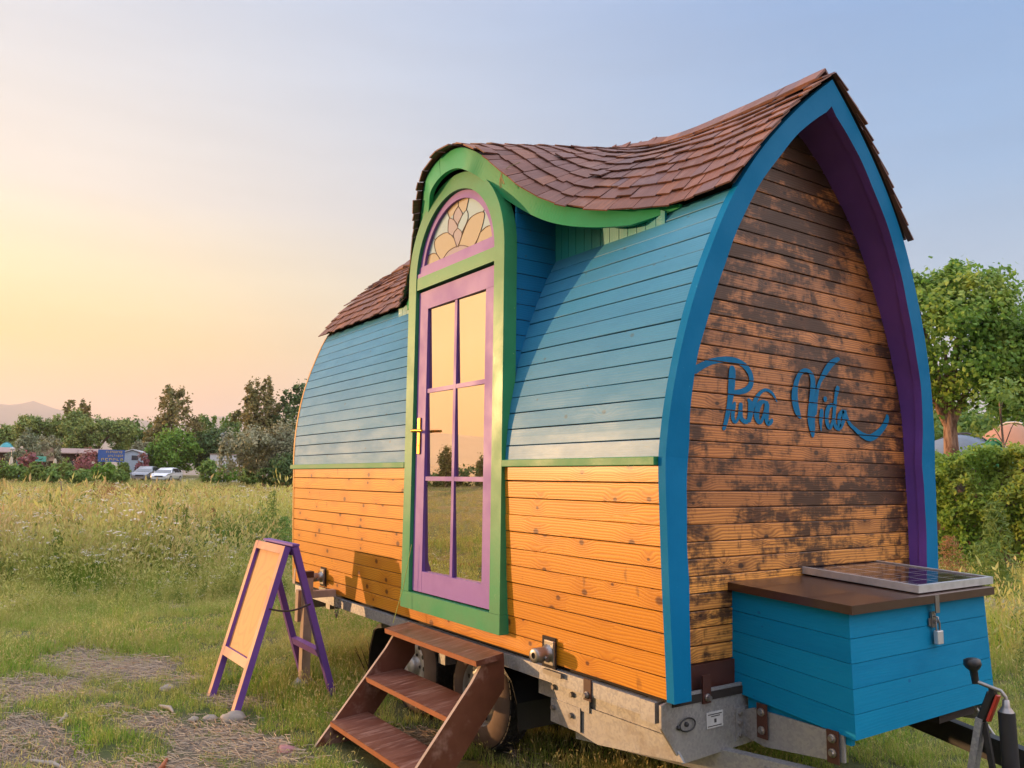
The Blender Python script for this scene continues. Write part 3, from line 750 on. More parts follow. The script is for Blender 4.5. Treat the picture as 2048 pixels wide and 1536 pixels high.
# cheeks of the door bay
for xc, dx in ((-1.192, -.016), (-2.298, .016)):
    mb = MB(); i = 0
    while 1.05 + i * .0865 < 2.62:
        z0 = 1.05 + i * .0865 + rnd.uniform(.0015, .003); z1 = 1.05 + (i + 1) * .0865 - .0015; i += 1
        def back(z): return (YC - hout(min(z, 2.18))) + .05 if z < 2.1 else .38
        y0 = -.012 if z0 < 2.12 else .052; ya, yb = back(z0), back(z1)
        top = lambda y: min(roof(xc, t).z for t in np.linspace(0, .4, 21) if roof(xc, t).y >= y - .02) - .02
        while z1 > 2.2 and z1 > top(0): z1 -= .01
        if z1 <= z0 + .01: break
        o = rnd.uniform(-.001, .001)
        mb.hexa([(xc + o, y0, z0), (xc + o, ya, z0), (xc + dx, ya, z0), (xc + dx, y0, z0), (xc + o, y0, z1), (xc + o, yb, z1), (xc + dx, yb, z1), (xc + dx, y0, z1)], 0, [(0, 0), (.5, 0), (.5, 0), (0, 0), (0, .08), (.5, .08), (.5, .08), (0, .08)])
    mb.build('bay_cheek', M['cheek'], house, recalc=True)
mb = MB()
for xc in (-1.20, -2.29): mb.box((xc - .003, .07, .9), (xc + .003, .36, 2.42))
mb.box((-2.29, .34, .0), (-1.2, .345, 2.42))
mb.build('bay_lining', M['dark'], house)

# ---------------------------------------------------------------- door frame, door and arched window
YF = -.035
def arch_ring(mb, xa, xb, r_in, z_low, zc, y0, y1, mi=0, segs=28):
    """a ring with straight legs: outer half width xb, inner xa (about DC)"""
    rows = []
    def pt(r, rz, a): return (DC + r * math.cos(a), zc + rz * math.sin(a))
    A = [('leg', 1)] + [('arc', math.pi * k / segs) for k in range(segs + 1)] + [('leg', -1)]
    for kind, a in A:
        if kind == 'leg': po = (DC + a * xb, z_low); pi = (DC + a * xa, z_low)
        else: po = pt(xb, xb, a); pi = pt(xa, r_in, a)
        rows.append([(po[0], y0, po[1]), (pi[0], y0, pi[1]), (pi[0], y1, pi[1]), (po[0], y1, po[1])])
    mb.grid(rows, mi, False, closed=True); mb.face(rows[0]); mb.face(rows[-1])
mb = MB()
arch_ring(mb, .463, .562, .463, .17, 2.15, YF, .05)
mb.box((DC - .565, YF - .002, .068), (DC + .565, .05, .169))
mb.box((DC - .462, YF + .005, 2.078), (DC + .462, .05, 2.158))
frame = mb.build('door_frame', M['green'], house, recalc=True)

door = MB()
LX0, LX1, LZ0, LZ1 = DC - .455, DC + .455, .178, 2.062; YD = -.012
door.box((LX0, YD, LZ0), (LX0 + .118, YD + .045, LZ1)); door.box((LX1 - .108, YD, LZ0 + .125), (LX1, YD + .045, LZ1 - .12))
door.box((LX0 + .1185, YD + .001, LZ0), (LX1, YD + .044, LZ0 + .1245)); door.box((LX0 + .1185, YD - .001, LZ1 - .1195), (LX1, YD + .044, LZ1))
GX0, GX1, GZ0, GZ1 = LX0 + .118, LX1 - .108, LZ0 + .125, LZ1 - .12
mx_ = (GX0 + GX1) / 2; hz = (.868, 1.415)
door.box((mx_ - .014, YD + .006, GZ0), (mx_ + .014, YD + .042, GZ1))
for h in hz:
    door.box((GX0, YD + .007, h - .013), (mx_ - .0145, YD + .041, h + .013)); door.box((mx_ + .0145, YD + .007, h - .013), (GX1, YD + .041, h + .013))
dr = door.build('door', M['mauve'], house)
zb = [GZ0] + [h for h in hz] + [GZ1]
for k in range(3):
    for x0, x1 in ((GX0, mx_ - .014), (mx_ + .014, GX1)):
        z0 = zb[k] + (.013 if k else 0); z1 = zb[k + 1] - (.013 if k < 2 else 0)
        t = math.tan(rad(1.0)) * (z1 - z0) / 2; y = YD + .021
        e = math.tan(rad(1.1)) * (x1 - x0) / 2; p = MB(); p.hexa([(x0, y + t - e, z0), (x1, y + t + e, z0), (x1, y + t + e + .004, z0), (x0, y + t - e + .004, z0), (x0, y - t - e, z1), (x1, y - t + e, z1), (x1, y - t + e + .004, z1), (x0, y - t - e + .004, z1)])
        p.build('pane', M['glass'], dr)
hm = MB()
hx = LX0 + .050
hm.box((hx - .018, YD - .011, 1.02), (hx + .018, YD - .001, 1.25), 0, None, .003)
hm.tube([(hx, YD - .008, 1.165), (hx, YD - .052, 1.165)], .0095, 12)
hm.tube([(hx - .008, YD - .052, 1.165), (hx + .03, YD - .054, 1.166), (hx + .118, YD - .050, 1.162)], [.0105, .0095, .0085], 12)
hm.tube([(hx, YD - .008, 1.075), (hx, YD - .014, 1.075)], .008, 10)
hm.build('door_handle', M['brass'], dr)

wm = MB(); YW = -.012
arch_ring(wm, .412, .460, .412, 2.232, 2.15, YW, .03)
wm.box((DC - .461, YW - .004, 2.162), (DC + .461, .03, 2.2315)); wm.box((DC - .461, YW - .016, 2.1585), (DC + .461, YW - .0045, 2.185))
wf = wm.build('arched_window', M['mauve'], house, recalc=True)
LEAD = {'bud':[(-1.839,2.563),(-1.883,2.535),(-1.894,2.498),(-1.848,2.452)],'bud2':[(-1.839,2.563),(-1.793,2.51),(-1.792,2.49),(-1.841,2.443)],'pr':[(-1.84,2.43),(-1.823,2.465),(-1.743,2.51),(-1.722,2.452),(-1.788,2.383)],'pl':[(-1.841,2.436),(-1.894,2.491),(-1.947,2.512),(-1.959,2.46),(-1.95,2.417),(-1.89,2.389)],'pb':[(-1.84,2.426),(-1.89,2.395),(-1.848,2.312)],'pb2':[(-1.84,2.426),(-1.788,2.376),(-1.835,2.305)],'bigr':[(-1.829,2.304),(-1.775,2.38),(-1.692,2.45),(-1.549,2.447),(-1.548,2.386),(-1.603,2.304),(-1.667,2.256)],'bigl':[(-1.848,2.305),(-1.89,2.375),(-1.984,2.432),(-2.12,2.418),(-2.116,2.347),(-2.044,2.265)],'fr':[(-1.581,2.331),(-1.512,2.348),(-1.433,2.34)],'fr2':[(-1.581,2.331),(-1.637,2.261)],'fl':[(-2.236,2.333),(-2.123,2.331),(-2.037,2.264)],'arc':[(-2.182,2.258),(-2.037,2.264),(-1.939,2.306),(-1.798,2.306),(-1.661,2.254)],'arc2':[(-1.649,2.258),(-1.556,2.274),(-1.475,2.254)],'r1':[(-1.842,2.645),(-1.839,2.563)],'r2':[(-1.692,2.631),(-1.743,2.51)],'r3':[(-2.005,2.617),(-1.941,2.51)],'r4':[(-1.493,2.492),(-1.555,2.445)],'r5':[(-2.185,2.466),(-2.12,2.418)]}
def L(k): return [(x + .083, z - .032) for x, z in LEAD[k]]
pm = MB(); yg = .006
arc = [(DC + .415 * math.cos(a), 2.15 + .415 * math.sin(a)) for a in np.linspace(.2, math.pi - .2, 30)]
base = [(x, yg, max(z, 2.225)) for x, z in arc]; pm.face(base, None, 0)
def smoothp(P, sub=6): return [tuple(q) for q in catmull(P, sub)]
def petal(P, mi, lift):
    P = [p for p in P]
    c = [(x, yg - lift, z) for x, z in P]
    pm.face(c, None, mi)
bigr = smoothp(L('bigr')); bigl = smoothp(L('bigl'))
petal(bigr, 1, .0008); petal(bigl, 1, .0009)
petal(smoothp(L('arc')) + [(L('arc')[-1][0], 2.226), (L('arc')[0][0], 2.226)], 2, .0011)
petal(smoothp(L('bud') + L('bud2')[::-1][:-1]), 2, .0010)
petal(smoothp(L('pr')), 0, .0012); petal(smoothp(L('pl')), 2, .0013)
petal(smoothp(L('pb') + [L('pb2')[2], L('pb2')[1], L('pb2')[0]]), 2, .0014)
fr = smoothp(L('fr')); petal(fr + [(DC + .398, 2.25), (L('fr2')[1][0], 2.228)], 1, .0007)
fl = smoothp(L('fl')); petal(fl + [(DC - .395, 2.228)], 1, .0006)
r1, r2_, r3 = L('r1'), L('r2'), L('r3')
petal([r3[0], r1[0], r2_[0], r2_[1], L('bud2')[1], L('bud')[0], L('bud')[1], r3[1]], 1, .0005)
gp = pm.build('stained_pane', [M['st_blue'], M['st_peach'], M['st_lilac']], wf)
lm = MB()
for k in LEAD:
    q = smoothp(L(k), 5)
    lm.tube([(x, yg - .002, max(z, 2.226)) for x, z in q], .0022, 5)
lm.build('leading', M['lead'], wf)

# green drip strips on the side wall
mb = MB()
for x0, x1 in ((-4.46, -2.311), (-1.179, -.045)):
    mb = MB(); mb.box((x0, -.038, .935), (x1, .02, .972), 0, None, .003); mb.build('drip_strip', M['strip'], house)

# lime cord hanging from the door, twig of twine on the fascia
mb = MB(); mb.tube([(-2.16, -.045, .46), (-2.20, -.075, .2), (-2.235, -.12, -.02)], .0022, 6); mb.build('door_cord', M['lime_cord'], house)
mb = MB(); fy, fz = fpath(-1.22)
for k in range(7):
    a = rnd.uniform(-.5, .5); mb.tube([(-1.22, fy - .03, fz + .0), (-1.22 + .03 * a, fy - .04, fz - .035), (-1.22 + .07 * a, fy - .035, fz - .07 - rnd.random() * .02)], .0022, 5)
mb.tube([(-1.16, fy + .05, fz + .06), (-1.19, fy - .0, fz + .035), (-1.22, fy - .03, fz)], .002, 5)
mb.build('twine', M['rope'], house)

# ---------------------------------------------------------------- chassis
for y0 in (.0, 2.0):                                   # thin side rails under the boards
    mb = MB(); s = 1 if y0 == 0 else -1
    mb.box((-4.35, y0 + s * .012, -.088), (-.19, y0 + s * .05, -.030)); mb.box((-4.35, y0 + s * .012, -.0945), (-.19, y0 + s * .08, -.0885)); mb.build('side_rail', M['galv'], house)
mb = MB(); mb.box((-.185, .008, -.112), (-.10, .10, -.030)); mb.build('rail_end_block', M['galv'], house)
mb = MB()
for ys in (.10, 1.93):
    mb.box((-1.02, ys, -.20), (-.08, ys + .028, -.0955))
mb.box((-3.95, .13, -.18), (-3.87, 1.93, -.10)); mb.box((-2.1, .13, -.26), (-2.02, 1.93, -.18)); mb.box((-4.30, .05, -.21), (-4.22, 2.0, -.10))
build_each(mb, 'long_beam', M['galv'], house)
mb = MB()
for ys in (.40, 1.62): mb.box((-4.2, ys, -.22), (-1.03, ys + .04, -.0955))
build_each(mb, 'inner_beam', M['dark_steel'], house)
mb = MB()
poly = [(-.89, .088, -.19), (-.87, .088, -.285), (-.55, .088, -.325), (-.02, .088, -.255), (-.10, .088, -.175), (-.89, .088, -.1805)]
mb.prism(poly, (0, .011, 0))
mb.box((-.885, .079, -.20), (-.60, .0875, -.105)); mb.box((-.885, .075, -.30), (-.66, .0785, -.19))
bolt = MB()
for x, z in ((-.86, -.135), (-.72, -.14), (-.86, -.23), (-.72, -.235)): bolt.lathe([(0, -.016), (.011, -.016), (.013, -.01), (.013, 0)], (x, .075 if z < -.2 else .079, z), (0, 1, 0), 8, 0, False)
build_each(mb, 'gusset_plate', M['galv'], house); build_each(bolt, 'bolt', M['steel'], house)
# folded front plate under the gable
mb = MB()
poly = [(-.055, .0, -.03), (-.055, .0, -.12), (-.055, .115, -.275), (-.055, .62, -.255), (-.055, 1.44, -.255), (-.055, 1.945, -.275), (-.055, 2.06, -.12), (-.055, 2.06, -.03), (-.055, 1.9, .0), (-.055, .16, .0)]
mb.prism(poly, (-.012, 0, 0))
fp = mb.build('front_plate', M['galv'], house, recalc=True)
mb = MB(); mb.box((-.0535, .26, -.16), (-.050, .36, -.095)); lb = mb.build('maker_plate', M['white_label'], fp)
mb = MB()
for z, y0, y1 in ((-.105, .268, .352), (-.113, .285, .34), (-.152, .266, .35)): mb.box((-.0498, y0, z - .002), (-.0493, y1, z + .002))
mb.box((-.0498, .305, -.14), (-.0493, .319, -.124)); mb.build('print', M['ink'], fp)
mb = MB(); mb.tube([(-.045, .14 + .045 * math.cos(a), -.122 + .026 * math.sin(a)) for a in np.linspace(0, 6.283, 20)], .0035, 6)
mb.lathe([(0, .012), (.008, .011), (.010, .004), (.010, 0)], (-.055, .14, -.122), (1, 0, 0), 10); mb.lathe([(0, .014), (.009, .012), (.009, 0)], (-.055, .092, -.128), (1, 0, 0), 8)
mb.build('lashing_ring', M['dark_steel'], fp)
mb = MB()                                              # brown clamps holding the house to the frame
mb.box((-.55, .004, -.115), (-.50, .0115, -.022)); mb.box((-.0535, .235, -.055), (-.046, .285, .06))
build_each(mb, 'clamp', M['bracket'], house)
mb = MB(); mb.lathe([(0, -.02), (.010, -.02), (.012, -.008), (.016, -.006), (.016, 0)], (-.525, .004, -.09), (0, 1, 0), 10, 0, False); mb.lathe([(0, .02), (.010, .02), (.012, .008), (.016, .006), (.016, 0)], (-.046, .26, -.03), (1, 0, 0), 10, 0, False)
build_each(mb, 'clamp_bolt', M['steel'], house)
# pipe clamp let into the wall above the rail, another near the rear post
for x, z in ((-.80, .045), (-3.72, .10)):
    mb = MB(); mb.box((x - .075, -.004 + .016, z - .075), (x + .03, .020, z + .07), 1)
    mb.box((x - .03, -.012, z - .055), (x + .045, .002, z + .06), 0, None, .004); mb.lathe([(.014, -.105), (.030, -.105), (.034, -.1), (.034, -.06), (.030, -.02), (.042, -.015), (.042, .0)], (x, .0, z), (-.12, 1, 0), 20)
    mb.lathe([(0, -.098), (.030, -.098)], (x, .0, z), (-.12, 1, 0), 14, 1)
    mb.tube([(x + .03, -.05, z - .01), (x + .05, -.05, z - .015)], .012, 8); mb.box((x - .04, -.01, z - .10), (x + .10, .004, z - .078))
    mb.build('pipe_clamp', [M['steel'], M['dark']], house)
# fender over the two wheels
prof = [(-3.03, -.50), (-3.0, -.30), (-2.95, -.19), (-2.87, -.135), (-2.75, -.118), (-2.2, -.114), (-1.45, -.114), (-1.32, -.13), (-1.24, -.19), (-1.19, -.29), (-1.175, -.42)]
for y0, y1 in ((.085, .36), (1.70, 1.975)):
    mb = MB(); rows = [[(x, y0, z), (x, y0, z - .03 if abs(x + 2.1) < .8 else z), (x, y0 + .004, z - .03 if abs(x + 2.1) < .8 else z), (x + .006 * (1 if x < -2 else -1), y0 + .004, z - .006), (x + .006 * (1 if x < -2 else -1), y1, z - .006), (x, y1, z)] for x, z in prof]
    mb.grid(rows, 0, False, closed=True); mb.face([(x, y1 - .002, z) for x, z in prof]); mb.build('fender', M['black'], house, recalc=True)
def wheel(x, y, face, R=.302):
    z = R - G
    t = MB(); ax = (0, face, 0); w_ = .185
    t.lathe([(.176, -.004), (.186, .010), (.215, .012), (.25, .010), (.280, -.006), (.292, -.018)], (x, y, z), ax, 40, 1)
    t.lathe([(.292, -.018), (.300, -.034), (R, -.06), (R, -w_ + .06), (.300, -w_ + .034), (.285, -w_ + .01), (.19, -w_ + .0)], (x, y, z), ax, 40, 0)
    for k in range(56):                                 # tread blocks
        a = 2 * math.pi * k / 56
        for q, sh in ((-.155, 0), (-.125, .5), (-.095, 0), (-.065, .5), (-.04, 0)):
            b = a + sh * math.pi / 56; r0, r1 = R - .004, R + .004; h = .045
            P = []
            for r in (r0, r1):
                for da, o in ((-h, q), (h, q), (h, q + .022), (-h, q + .022)):
                    P.append(Vector((x + r * math.cos(b + da), y + face * o, z + r * math.sin(b + da))))
            t.hexa(P)
    root = t.build('wheel', [M['rubber'], M['tyre_wall']], house, recalc=True)
    r = MB()
    r.lathe([(.186, .008), (.188, .002), (.176, -.004), (.166, -.02), (.160, -.05), (.146, -.03), (.13, -.012), (.10, -.012), (.085, -.028), (.055, -.03), (.05, .0), (.04, .014), (0, .016)], (x, y, z), ax, 40)
    for k in range(12):
        a = 2 * math.pi * k / 12; c = Vector((x + .138 * math.cos(a), y + face * -.012, z + .138 * math.sin(a)))
        r.lathe([(0, .0), (.014, .0)], c, ax, 10, 1)
    for k in range(5):
        a = 2 * math.pi * k / 5; r.lathe([(0, .012), (.009, .011), (.010, 0)], (x + .07 * math.cos(a), y - face * .028, z + .07 * math.sin(a)), ax, 6, 1, False)
    r.build('rim', [M['rim'], M['dark_steel']], root)
for x in (-1.63, -2.44):
    wheel(x, .125, -1); wheel(x, 1.935, 1)
for x in (-1.63, -2.44): mb = MB(); mb.tube([(x, .2, -.30), (x, 1.86, -.30)], .035, 12); mb.build('axle', M['dark_steel'], house); mb = MB(); mb.box((x - .04, .33, -.32), (x + .30, .39, -.22)); mb.build('axle_arm', M['dark_steel'], house)
# drawbar: two arms meeting ahead of the box
mb = MB()
mb.beam((-.75, .14, -.30), (1.75, .98, -.335), .05, .105, mi=0); mb.build('drawbar', M['galv'], house)
mb = MB()
mb.beam((-.75, 1.92, -.26), (1.75, 1.08, -.335), .05, .105, mi=0); mb.build('drawbar', M['dark_steel'], house)
mb = MB()
dv = Vector((2.5, .84, -.035)).normalized(); nn = Vector((dv.y, -dv.x, 0)).normalized(); p0 = Vector((-.75, .14, -.30))
for k, s_ in enumerate((.86, .92, 1.04, 1.12, 1.20)):
    c = p0 + dv * s_ + nn * .026 + Vector((0, 0, (.015 if k % 2 else -.01)))
    mb.lathe([(0, .008), (.011, .008), (.013, 0)], c, nn, 10, 0 if k < 2 else 1, False)
build_each(mb, 'drawbar_bolt', [M['steel'], M['dark']], house)
# galvanised side plates that carry the box
mb = MB()
for ys in (.49, 1.55):
    mb.prism([(-.05, ys, -.115), (-.05, ys, -.22), (.06, ys, -.24), (.435, ys, -.20), (.435, ys, -.095), (.0, ys, -.095)], (0, .012, 0))
mb.box((-.058, .44, -.235), (-.046, .52, -.10))
bo = MB()
for z in (-.125, -.165, -.215): bo.lathe([(0, .012), (.009, .012), (.011, 0)], (-.046, .462, z), (1, 0, 0), 8, 0, False)
build_each(mb, 'box_bearer', M['galv'], house); build_each(bo, 'bearer_bolt', M['steel'], house)
# corner steady: square post in a sleeve, with its foot
mb = MB(); px_, py_ = -3.50, -.20
mb.box((px_ - .032, py_ - .032, -.60), (px_ + .032, py_ + .032, .13)); mb.box((px_ - .034, py_ - .034, .1305), (px_ + .034, py_ + .034, .175), 1)
mb.box((px_ - .19, py_ - .02, -.21), (px_ - .13, py_ + .05, .02)); mb.box((px_ - .03, py_ + .0325, -.02), (px_ + .03, .012, .03))
mb.tube([(px_ - .05, py_, .06), (px_ + .05, py_, .06)], .02, 10)
st = mb.build('corner_steady', [M['stringer_edge'], M['bracket']], house)
mb = MB(); mb.lathe([(.035, .05), (.05, .052), (.062, .035), (.095, .012), (.10, .0)], (px_, py_, -G + .0), (0, 0, 1), 24); mb.build('foot', M['steel'], st)
mb = MB()                                               # loop of safety chain
for k in range(14):
    a = math.pi * k / 13; c = Vector((px_ + .13 + .035 * math.cos(a), -.02, -.02 - .13 * math.sin(a)))
    mb.tube([c + Vector((.008 * math.cos(b), .006 * math.sin(b * 2), .010 * math.sin(b))) for b in np.linspace(0, 6.283, 8)], .0025, 5, caps=False)
mb.build('chain', M['steel'], house)
# tail of the trailer frame
mb = MB(); mb.box((-4.47, .10, -.20), (-4.40, 1.96, -.08)); mb.box((-4.44, .02, -.03), (-4.38, .10, .10)); build_each(mb, 'tail_beam', M['stringer_edge'], house)
# jockey wheel with crank and the hand brake
mb = MB(); J = Vector((.80, 1.0, 0))
mb.tube([J + Vector((0, 0, .0)), J + Vector((.01, .0, -.48))], .030, 18); jw = mb.build('jockey_wheel', M['dark_steel'], house)
mb = MB(); mb.lathe([(.028, 0), (.020, .012), (.014, .02), (.012, .045), (.0, .047)], J, (0, 0, 1), 16)
mb.tube([J + Vector((0, 0, .03)), J + Vector((0, 0, .055)), J + Vector((-.015, -.002, .075)), J + Vector((-.05, -.005, .082)), J + Vector((-.105, -.012, .095))], .0075, 10); mb.build('crank', M['steel'], jw)
mb = MB(); K = J + Vector((-.105, -.012, .095)); mb.lathe([(.013, -.01), (.015, .04), (.026, .05), (.033, .062), (.030, .082), (.018, .088), (0, .088)], K, (-.12, 0, 1), 18); mb.build('knob', M['black'], jw)
mb = MB(); wz = -G + .10
mb.lathe([(.03, -.03), (.09, -.03), (.10, -.015), (.10, .015), (.09, .03), (.03, .03)], J + Vector((.02, 0, wz)), (0, 1, 0), 24); mb.box((.80, .95, -.55), (.83, .96, -.42)); mb.box((.80, 1.04, -.55), (.83, 1.05, -.42)); mb.build('small_wheel', M['rubber'], jw)
mb = MB(); b0 = Vector((.66, .985, -.29)); b1 = Vector((.705, 1.0, -.045)); mb.beam(b0, b1, .042, .026, (1, 0, 0)); hb = mb.build('hand_brake', M['galv'], house)
mb = MB(); mb.beam(Vector((.745, 1.0, -.29)), Vector((.715, 1.0, -.06)), .016, .02, (1, 0, 0)); mb.build('brake_strut', M['dark_steel'], hb)
mb = MB(); mb.beam(b1 + Vector((.0, 0, -.01)), b1 + Vector((.042, .01, .105)), .036, .030, (1, 0, 0), 0, .006); mb.box((.742, .99, .05), (.762, 1.02, .078)); mb.beam(b1 + Vector((.028, -.004, -.005)), b1 + Vector((.066, .006, .10)), .026, .012, (1, 0, 0), 1, .003); mb.build('brake_grip', [M['black'], M['red']], hb)
# ================================================================ ground, far land, water
def sstep(a, b, x): t = np.clip((x - a) / (b - a), 0, 1); return t * t * (3 - 2 * t)
_vn = NR.random((64, 64))
def vnoise(x, y, s, seed=0):
    x = np.asarray(x, float) / s + seed * 7.31; y = np.asarray(y, float) / s + seed * 3.77
    xi = np.floor(x).astype(int); yi = np.floor(y).astype(int); fx = x - xi; fy = y - yi; fx = fx * fx * (3 - 2 * fx); fy = fy * fy * (3 - 2 * fy)
    g = lambda a, b: _vn[a % 64, b % 64]
    return (g(xi, yi) * (1 - fx) + g(xi + 1, yi) * fx) * (1 - fy) + (g(xi, yi + 1) * (1 - fx) + g(xi + 1, yi + 1) * fx) * fy
def gz(x, y):
    x = np.asarray(x, float); y = np.asarray(y, float); d = np.hypot(x, y)
    lake = np.clip((-y - 4 - .10 * np.abs(x)) / 10, 0, 1)
    up = .0105 * np.clip(d - 9, 0, 150); dn = -.009 * np.clip(d - 9, 0, 500)
    n = (vnoise(x, y, 1.3) - .5) * .05 + (vnoise(x, y, 4.1, 2) - .5) * .10 * np.clip(d / 8, 0, 1) + (vnoise(x, y, .35, 5) - .5) * .02
    return up * (1 - lake) + dn * lake + n * np.clip(1.2 - np.exp(-((x + 1.6) ** 2 / 9 + (y - .6) ** 2 / 3)), 0.15, 1)
def gzf(x, y): return float(gz(x, y))
def _pg(px, row):
    k = np.array([px - 1024, row - 768, F_PX]) @ np.array(CR); t = -CAM.z / k[2]; return CAM.x + k[0] * t, CAM.y + k[1] * t
BLOBS_XY = [(*_pg(a, b), s, ang, k) for a, b, s, ang, k in ((60, 1370, .5, .3, .8), (170, 1320, .55, .35, .9), (300, 1335, .42, .2, .8), (60, 1490, .55, .4, 1.0), (290, 1440, .5, .3, .9), (400, 1470, .55, .3, 1.0), (330, 1530, .6, .2, .9), (480, 1400, .35, .4, .7), (520, 1500, .4, .3, .8),
    (50, 1275, .3, .3, .6), (180, 1540, .4, .2, .7), (880, 1490, .35, 0, .7), (1080, 1530, .4, 0, .7), (340, 1210, .4, .2, .6), (700, 1440, .3, .2, .5))]
def bare(x, y):
    """0..1: straw and bare earth shows, mostly near the camera on the door side"""
    x = np.asarray(x, float); y = np.asarray(y, float)
    dirs = BLOBS_XY
    blob = np.zeros_like(x)
    for (bx_, by_, sx, sa, k_) in dirs:
        dx, dy = x - bx_, y - by_; u_ = dx * math.cos(sa) + dy * math.sin(sa); v_ = -dx * math.sin(sa) + dy * math.cos(sa)
        blob = np.maximum(blob, k_ * np.exp(-((u_ / sx) ** 2 + (v_ / (sx * .5)) ** 2)))
    n = .5 * vnoise(x * .75 + y * .3, y * 1.5, .95, 3) + .3 * vnoise(x, y, .4, 4) + .2 * vnoise(x, y, .17, 8)
    dc = np.hypot(x - CAM.x, y - CAM.y)
    return sstep(.40, .66, .55 * blob + .62 * n + .25 * (vnoise(x, y, .22, 6) - .5) + .12 * (vnoise(x, y, .09, 1) - .5)) * (1 - .93 * sstep(-1.6, -.4, x + .25 * y))
def ground_mat():
    N = NT('meadow soil'); o = N.obj()
    at = N.n('ShaderNodeAttribute', attribute_name='bare').outputs['Fac']
    a = N.noise(o, .22, 5.0, .6).outputs[0]; b = N.noise(o, 3.0, 6.0, .7).outputs[0]; f = N.noise(o, 42.0, 6.0, .75).outputs[0]
    grass = N.mix(N.mapr(a, .38, .62), (.085, .115, .03), (.17, .125, .05)); grass = N.mix(N.mapr(b, .4, .7, 0, .6), grass, (.05, .075, .018))
    dirt = N.mix(N.mapr(f, .3, .7), (.10, .075, .055), (.34, .27, .20)); dirt = N.mix(N.mapr(b, .45, .65, 0, .5), dirt, (.20, .16, .13))
    return N.fin(N.mix(at, grass, dirt), .95, N.math('ADD', f, b), .03, .8)
M['ground'] = ground_mat()
rr = np.concatenate([[0], np.arange(.4, 9, .11), np.geomspace(9, 130, 60), [150, 180, 230, 320, 520, 900, 1600, 3000, 6000, 9500]])
na = 540; aa = np.linspace(0, 2 * np.pi, na, endpoint=False)
RX = rr[:, None] * np.cos(aa); RY = rr[:, None] * np.sin(aa); RZ = gz(RX, RY)
HX0, HX1, HY0, HY1 = -9300.0, 2600.0, -2500.0, 5200.0      # sides of the hazy air
def rmax(x, y):
    with np.errstate(divide='ignore'):
        h = np.hypot(x, y) + 1e-9; ux, uy = x / h, y / h
        return np.minimum(np.where(ux < 0, -HX0, HX1) / np.maximum(abs(ux), 1e-6), np.where(uy < 0, -HY0, HY1) / np.maximum(abs(uy), 1e-6))
_lim = np.minimum(1, .985 * rmax(RX, RY) / (np.hypot(RX, RY) + 1e-9)); RX = RX * _lim; RY = RY * _lim; RZ = gz(RX, RY)
# the lake bed lies lower
dproj = np.hypot(RX, RY); az_ = np.arctan2(RY, RX)
V = np.stack([RX, RY, RZ], -1).reshape(-1, 3)
i0 = np.arange(len(rr) - 1)[:, None] * na + np.arange(na); i1 = np.arange(len(rr) - 1)[:, None] * na + (np.arange(na) + 1) % na
Q = np.stack([i0, i1, i1 + na, i0 + na], -1).reshape(-1, 4)[:, ::-1]
gnd = np_mesh('ground', V, Q, M['ground'], smooth=True); tag(gnd, 'rough meadow ground with straw patches and short grass', 'ground', kind='structure')
ga = gnd.data.attributes.new('bare', 'FLOAT', 'POINT')
near = np.hypot(V[:, 0], V[:, 1]) < 12
ga.data.foreach_set('value', (bare(V[:, 0], V[:, 1]) * near).astype(np.float32))
# hills all round, far off
def hill_mat():
    N = NT('wooded hills'); a = N.noise(N.obj(), .004, 6.0, .65).outputs[0]
    return N.fin(N.mix(N.mapr(a, .4, .6), (.05, .06, .05), (.10, .095, .07)), .95)
HPX = [-400, -60, 0, 30, 55, 90, 115, 150, 200, 240, 275, 300, 330, 380, 415, 445, 480, 520, 620, 900]
HEL = [5.4, 5.2, 5.05, 5.08, 5.35, 5.1, 4.9, 4.72, 4.4, 4.35, 4.45, 4.45, 4.30, 4.35, 4.75, 4.95, 4.9, 4.5, 4.2, 4.0]
mb = MB(); AZN = 300; rows = []
for i in range(AZN + 1):
    b = -math.pi + 2 * math.pi * i / AZN                # angle from -X towards +Y
    if -.35 < b < .75:
        px = 1024 + F_PX * math.tan(b - rad(34.45) + 0) ; el_ = float(np.interp(px, HPX, HEL)) - .95
    elif b <= -.35: el_ = 1.65 + .35 * math.sin(b * 9) + .2 * math.sin(b * 23 + 1)
    else: el_ = 2.6 + .7 * math.sin(b * 7)
    r0 = []; kr = min(1, .93 * float(rmax(np.array(-math.cos(b)), np.array(-math.sin(b)))) / 8200)
    for r, k in ((5200, -.02), (5600, .25), (6000, .62), (6300, .9), (6500, 1.0), (6800, .9), (7600, .3), (8200, -.02)):
        r *= kr; h = 6500 * kr * math.tan(rad(max(el_, .5))) * k * (1 + (.10 * math.sin(b * 61 + r / kr) if .1 < k < .95 else 0)) - 20 * (k < 0)
        r0.append((-r * math.cos(b), r * math.sin(b), h))
    rows.append(r0)
mb.grid(rows, 0, True); tag(mb.build('hills', hill_mat()), 'long hazy line of hills on the horizon', 'hills', kind='structure')
# lake behind the camera, seen only in the door glass
Nw = NT('lake water'); wn_ = Nw.noise(Nw.obj(), .5, 3.0).outputs[0]
Nw.fin((.10, .12, .13), .18, wn_, .05, .2); M['water'] = Nw.m
mb = MB(); mb.face([(-130 * math.cos(a), -130 * math.sin(a), -1.02) for a in (0.28, .45, .65, .9)] + [(-2000 * math.cos(a), -2000 * math.sin(a), -1.02) for a in (.9, .65, .45, .28)])
tag(mb.build('lake', M['water']), 'pale lake beyond the field, mirrored in the door glass', 'lake', kind='structure')
